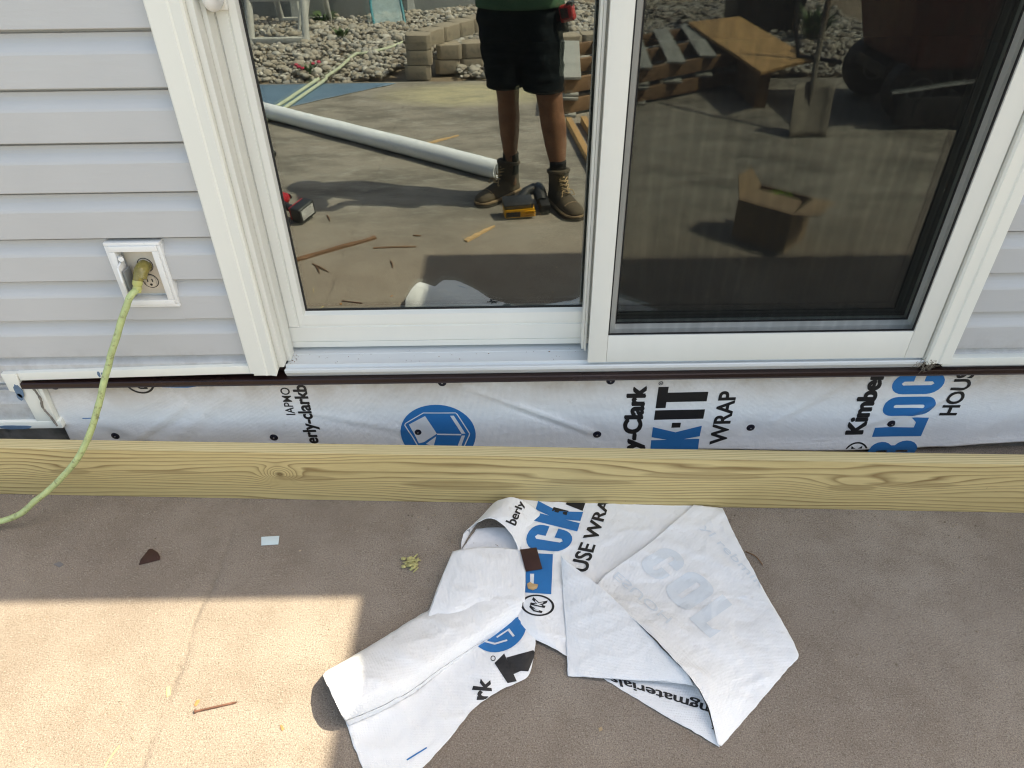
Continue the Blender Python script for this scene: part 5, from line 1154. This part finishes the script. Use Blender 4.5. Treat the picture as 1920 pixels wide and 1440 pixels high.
arm(Vector((.235, -1.885, 1.375)), Vector((.315, -1.675, 1.16)), phl(.112, -.055, -.060)); hand(phl(.112, -.055, -.060), .0745, 1)
body.build('body', m_skin, per, remesh=.006, smoothit=3)
# eyes and hair
for s in (-1, 1): MB().ball(hc + Vector((s * .030, .086, .012)), .011, 10, 8).build('eye', m_white_pl, per, smooth=True)
hr = MB(); hr.ball(hc + Vector((0, -.014, .026)), (.081, .098, .103), 24, 16); hr.build('hair', MAT('brown_hair', (.05, .03, .02), .7, 0, .3, 40, bs=120, bd=.003), per, smooth=True)
# shirt
st = MB(); st.loft([(.06, -1.82, .905, .203, .135), (.06, -1.825, .96, .197, .130), (.06, -1.84, 1.06, .178, .122), (.06, -1.86, 1.18, .185, .124), (.06, -1.88, 1.32, .200, .124), (.06, -1.89, 1.405, .178, .100), (.06, -1.895, 1.45, .088, .078)], 32)
for sh_, el in ((Vector((-.115, -1.885, 1.375)), Vector((-.185, -1.675, 1.16))), (Vector((.235, -1.885, 1.375)), Vector((.315, -1.675, 1.16)))): st.tube([sh_ + (sh_ - el) * .1, sh_.lerp(el, .3), sh_.lerp(el, .62)], [.078, .074, .078], 18)
st.build('shirt', m_shirt, per, remesh=.009, smoothit=2)
# shorts: two loose legs and a seat, with creases
sr = MB()
def wr_leg(secs): sr.loft(secs, 30)
wr_leg([(-.014, -1.80, .568, .082, .098), (-.016, -1.80, .60, .086, .100), (-.020, -1.805, .70, .096, .106), (-.032, -1.815, .80, .100, .112), (-.02, -1.82, .88, .110, .118)])
wr_leg([(.170, -1.775, .556, .092, .100), (.168, -1.778, .60, .096, .102), (.158, -1.79, .70, .102, .108), (.155, -1.805, .80, .102, .114), (.14, -1.82, .88, .112, .118)])
sr.loft([(.06, -1.815, .705, .125, .095), (.06, -1.818, .78, .186, .116), (.06, -1.82, .85, .198, .122), (.06, -1.822, .93, .190, .118)], 32)
sr = remeshed(sr, .0075, 2)
for v in sr.v:
    k = .0075 * noise.noise(Vector((v.x * 9, v.y * 9, v.z * 26))) + .004 * noise.noise(Vector((v.x * 30, v.y * 30, v.z * 22)))
    c = Vector((.06 if v.z > .78 else (-.02 if v.x < .075 else .17), -1.80, v.z)); d = (v - c); d.z = 0
    if d.length > 1e-4: v += d.normalized() * k
sh_o = sr.build('shorts', m_short, per, smooth=True)
MB().tube([(-.014 + .084 * math.cos(t), -1.80 + .100 * math.sin(t), .575) for t in [2 * math.pi * i / 32 for i in range(33)]], .004, 6, False).build('hem', m_short, sh_o, smooth=True)
MB().tube([(.170 + .094 * math.cos(t), -1.775 + .102 * math.sin(t), .563) for t in [2 * math.pi * i / 32 for i in range(33)]], .004, 6, False).build('hem', m_short, sh_o, smooth=True)
MB().obox((.248, -1.765, .70), (.012, .10, .15), Matrix.Rotation(R_(4), 3, 'Y')).build('cargo_pocket', m_short, sh_o, bevel=.004)
# tape measure clipped to the hip
tm = thing('tape_measure', 'red tape measure clipped to the right hip of the shorts', 'tape measure', (.268, -1.74, .85))
TQ = Matrix.Rotation(R_(-14), 3, 'Y') @ Matrix.Rotation(R_(20), 3, 'Z')
MB().obox((.268, -1.735, .888), (.062, .045, .068), TQ).build('case', m_red, tm, bevel=.010, seg=3)
MB().obox(Vector((.268, -1.735, .888)) + TQ @ Vector((-.006, .0235, .004)), (.034, .003, .040), TQ).build('face_plate', m_dark, tm, bevel=.002)
MB().obox(Vector((.268, -1.735, .888)) + TQ @ Vector((.02, .0, .034)), (.03, .04, .018), TQ).build('bumper', m_dark, tm, bevel=.005)
MB().obox(Vector((.258, -1.735, .84)), (.03, .012, .06), TQ).build('belt_clip', m_dark, tm, bevel=.003)
# phone
pho = thing('phone', 'black phone held out level in both hands', 'phone', ph)
MB().obox(phl(0, 0, 0), (.150, .072, .008), PQ).build('phone_body', m_dark, pho, bevel=.003)
MB().obox(phl(0, 0, -.0043), (.142, .066, .0006), PQ).build('screen', MAT('phone_glass', (.02, .02, .022), .1), pho)
# socks and boots
for ank, heel, toe, side in ((ankL, heelL, toeL, -1), (ankR, heelR, toeR, 1)):
    fd = (toe - heel).normalized(); sdv = Vector((-fd.y, fd.x, 0)); ln = (toe - heel).length
    lx = (.010, -1.885) if side < 0 else (.245, -1.748)
    MB().loft([(lx[0], lx[1], .12, .042, .047), (lx[0], lx[1], .19, .041, .046), (lx[0], lx[1] + .004, .225, .041, .047), (lx[0], lx[1] + .004, .232, .036, .042)], 20).build('sock', m_sock, per, smooth=True)
    def bp(s, w_, z): return heel + fd * (s * ln) + sdv * w_ + Vector((0, 0, z))
    up_ = MB(); rgs = []
    for s, hw, ht in ((.015, .024, .060), (.06, .036, .085), (.18, .040, .105), (.34, .042, .110), (.46, .045, .098), (.58, .049, .084), (.72, .051, .072), (.86, .047, .064), (.95, .036, .054), (.99, .018, .042)):
        rgs.append([bp(s, hw * math.copysign(abs(math.cos(q)) ** .8, math.cos(q)), .026 + (ht - .026) * max(0, math.sin(q)) ** .9 if math.sin(q) > 0 else .026) for q in [2 * math.pi * j / 24 for j in range(24)]])
    up_.rings(rgs)
    shf = []
    for z, s, rl, rw_ in ((.05, .20, .060, .040), (.09, .22, .064, .044), (.125, .225, .060, .046), (.16, .22, .060, .048), (.178, .215, .061, .049)):
        shf.append([bp(s, 0, z) + fd * rl * math.cos(q) + sdv * rw_ * math.sin(q) for q in [2 * math.pi * j / 24 for j in range(24)]])
    up_.rings(shf)
    bo = up_.build('boot', m_boot, per, remesh=.005, smoothit=3)
    MB().tube([bp(.215, 0, .178) + fd * .056 * math.cos(q) + sdv * .046 * math.sin(q) + Vector((0, 0, .010 * math.cos(q))) for q in [2 * math.pi * j / 28 for j in range(29)]], .011, 8, False).build('collar', m_boot, bo, smooth=True)
    def outline(e, n=30):
        o2 = []
        for (s, hw) in ((0, .0), (.01, .022), (.05, .035), (.2, .041), (.4, .043), (.6, .051), (.75, .053), (.88, .047), (.97, .028), (1.0, .0)): o2.append((s, hw + e if hw else 0))
        L = [bp(s + (0 if 0 < s < 1 else (e * 3 if s == 1 else -e * 3)), w_, 0) for s, w_ in o2]; Rr = [bp(s, -w_, 0) for s, w_ in o2[1:-1]][::-1]; return [(p.x, p.y) for p in L + Rr]
    MB().prism_z(outline(.004), .001, .018).build('sole', m_sole, bo, bevel=.003); MB().prism_z(outline(.006), .0185, .029).build('midsole', m_mid, bo, bevel=.002)
    for k in range(6):
        t = k / 5; s = .40 + .17 * (1 - t) - .02 * t; z = .092 + .078 * t; f_ = bp(s - .02 * t, 0, z + .005); w_ = .020 + .004 * t
        MB().tube([f_ - sdv * w_ - fd * .012, f_ + fd * .006 + Vector((0, 0, .003)), f_ + sdv * w_ - fd * .012 + Vector((0, 0, .010))], .0028, 6).build('lace', m_lace, bo, smooth=True)
        if k < 5: MB().tube([f_ + sdv * w_ - fd * .012, f_ + fd * .005 + Vector((0, 0, .008)), f_ - sdv * w_ - fd * .014 + Vector((0, 0, .018))], .0028, 6).build('lace', m_lace, bo, smooth=True)
    for s_ in (-1, 1): MB().tube(catmull([bp(.52, s_ * .006, .106), bp(.56, s_ * .026, .112), bp(.60, s_ * .034, .090), bp(.55, s_ * .03, .085)], 4), .0025, 6).build('lace', m_lace, bo, smooth=True)
    MB().tube([bp(.74, w_, .0) + Vector((0, 0, .0725 - 9 * w_ * w_)) for w_ in (-.042, -.02, 0, .02, .042)], .0022, 6).build('toe_seam', m_mid, bo, smooth=True)
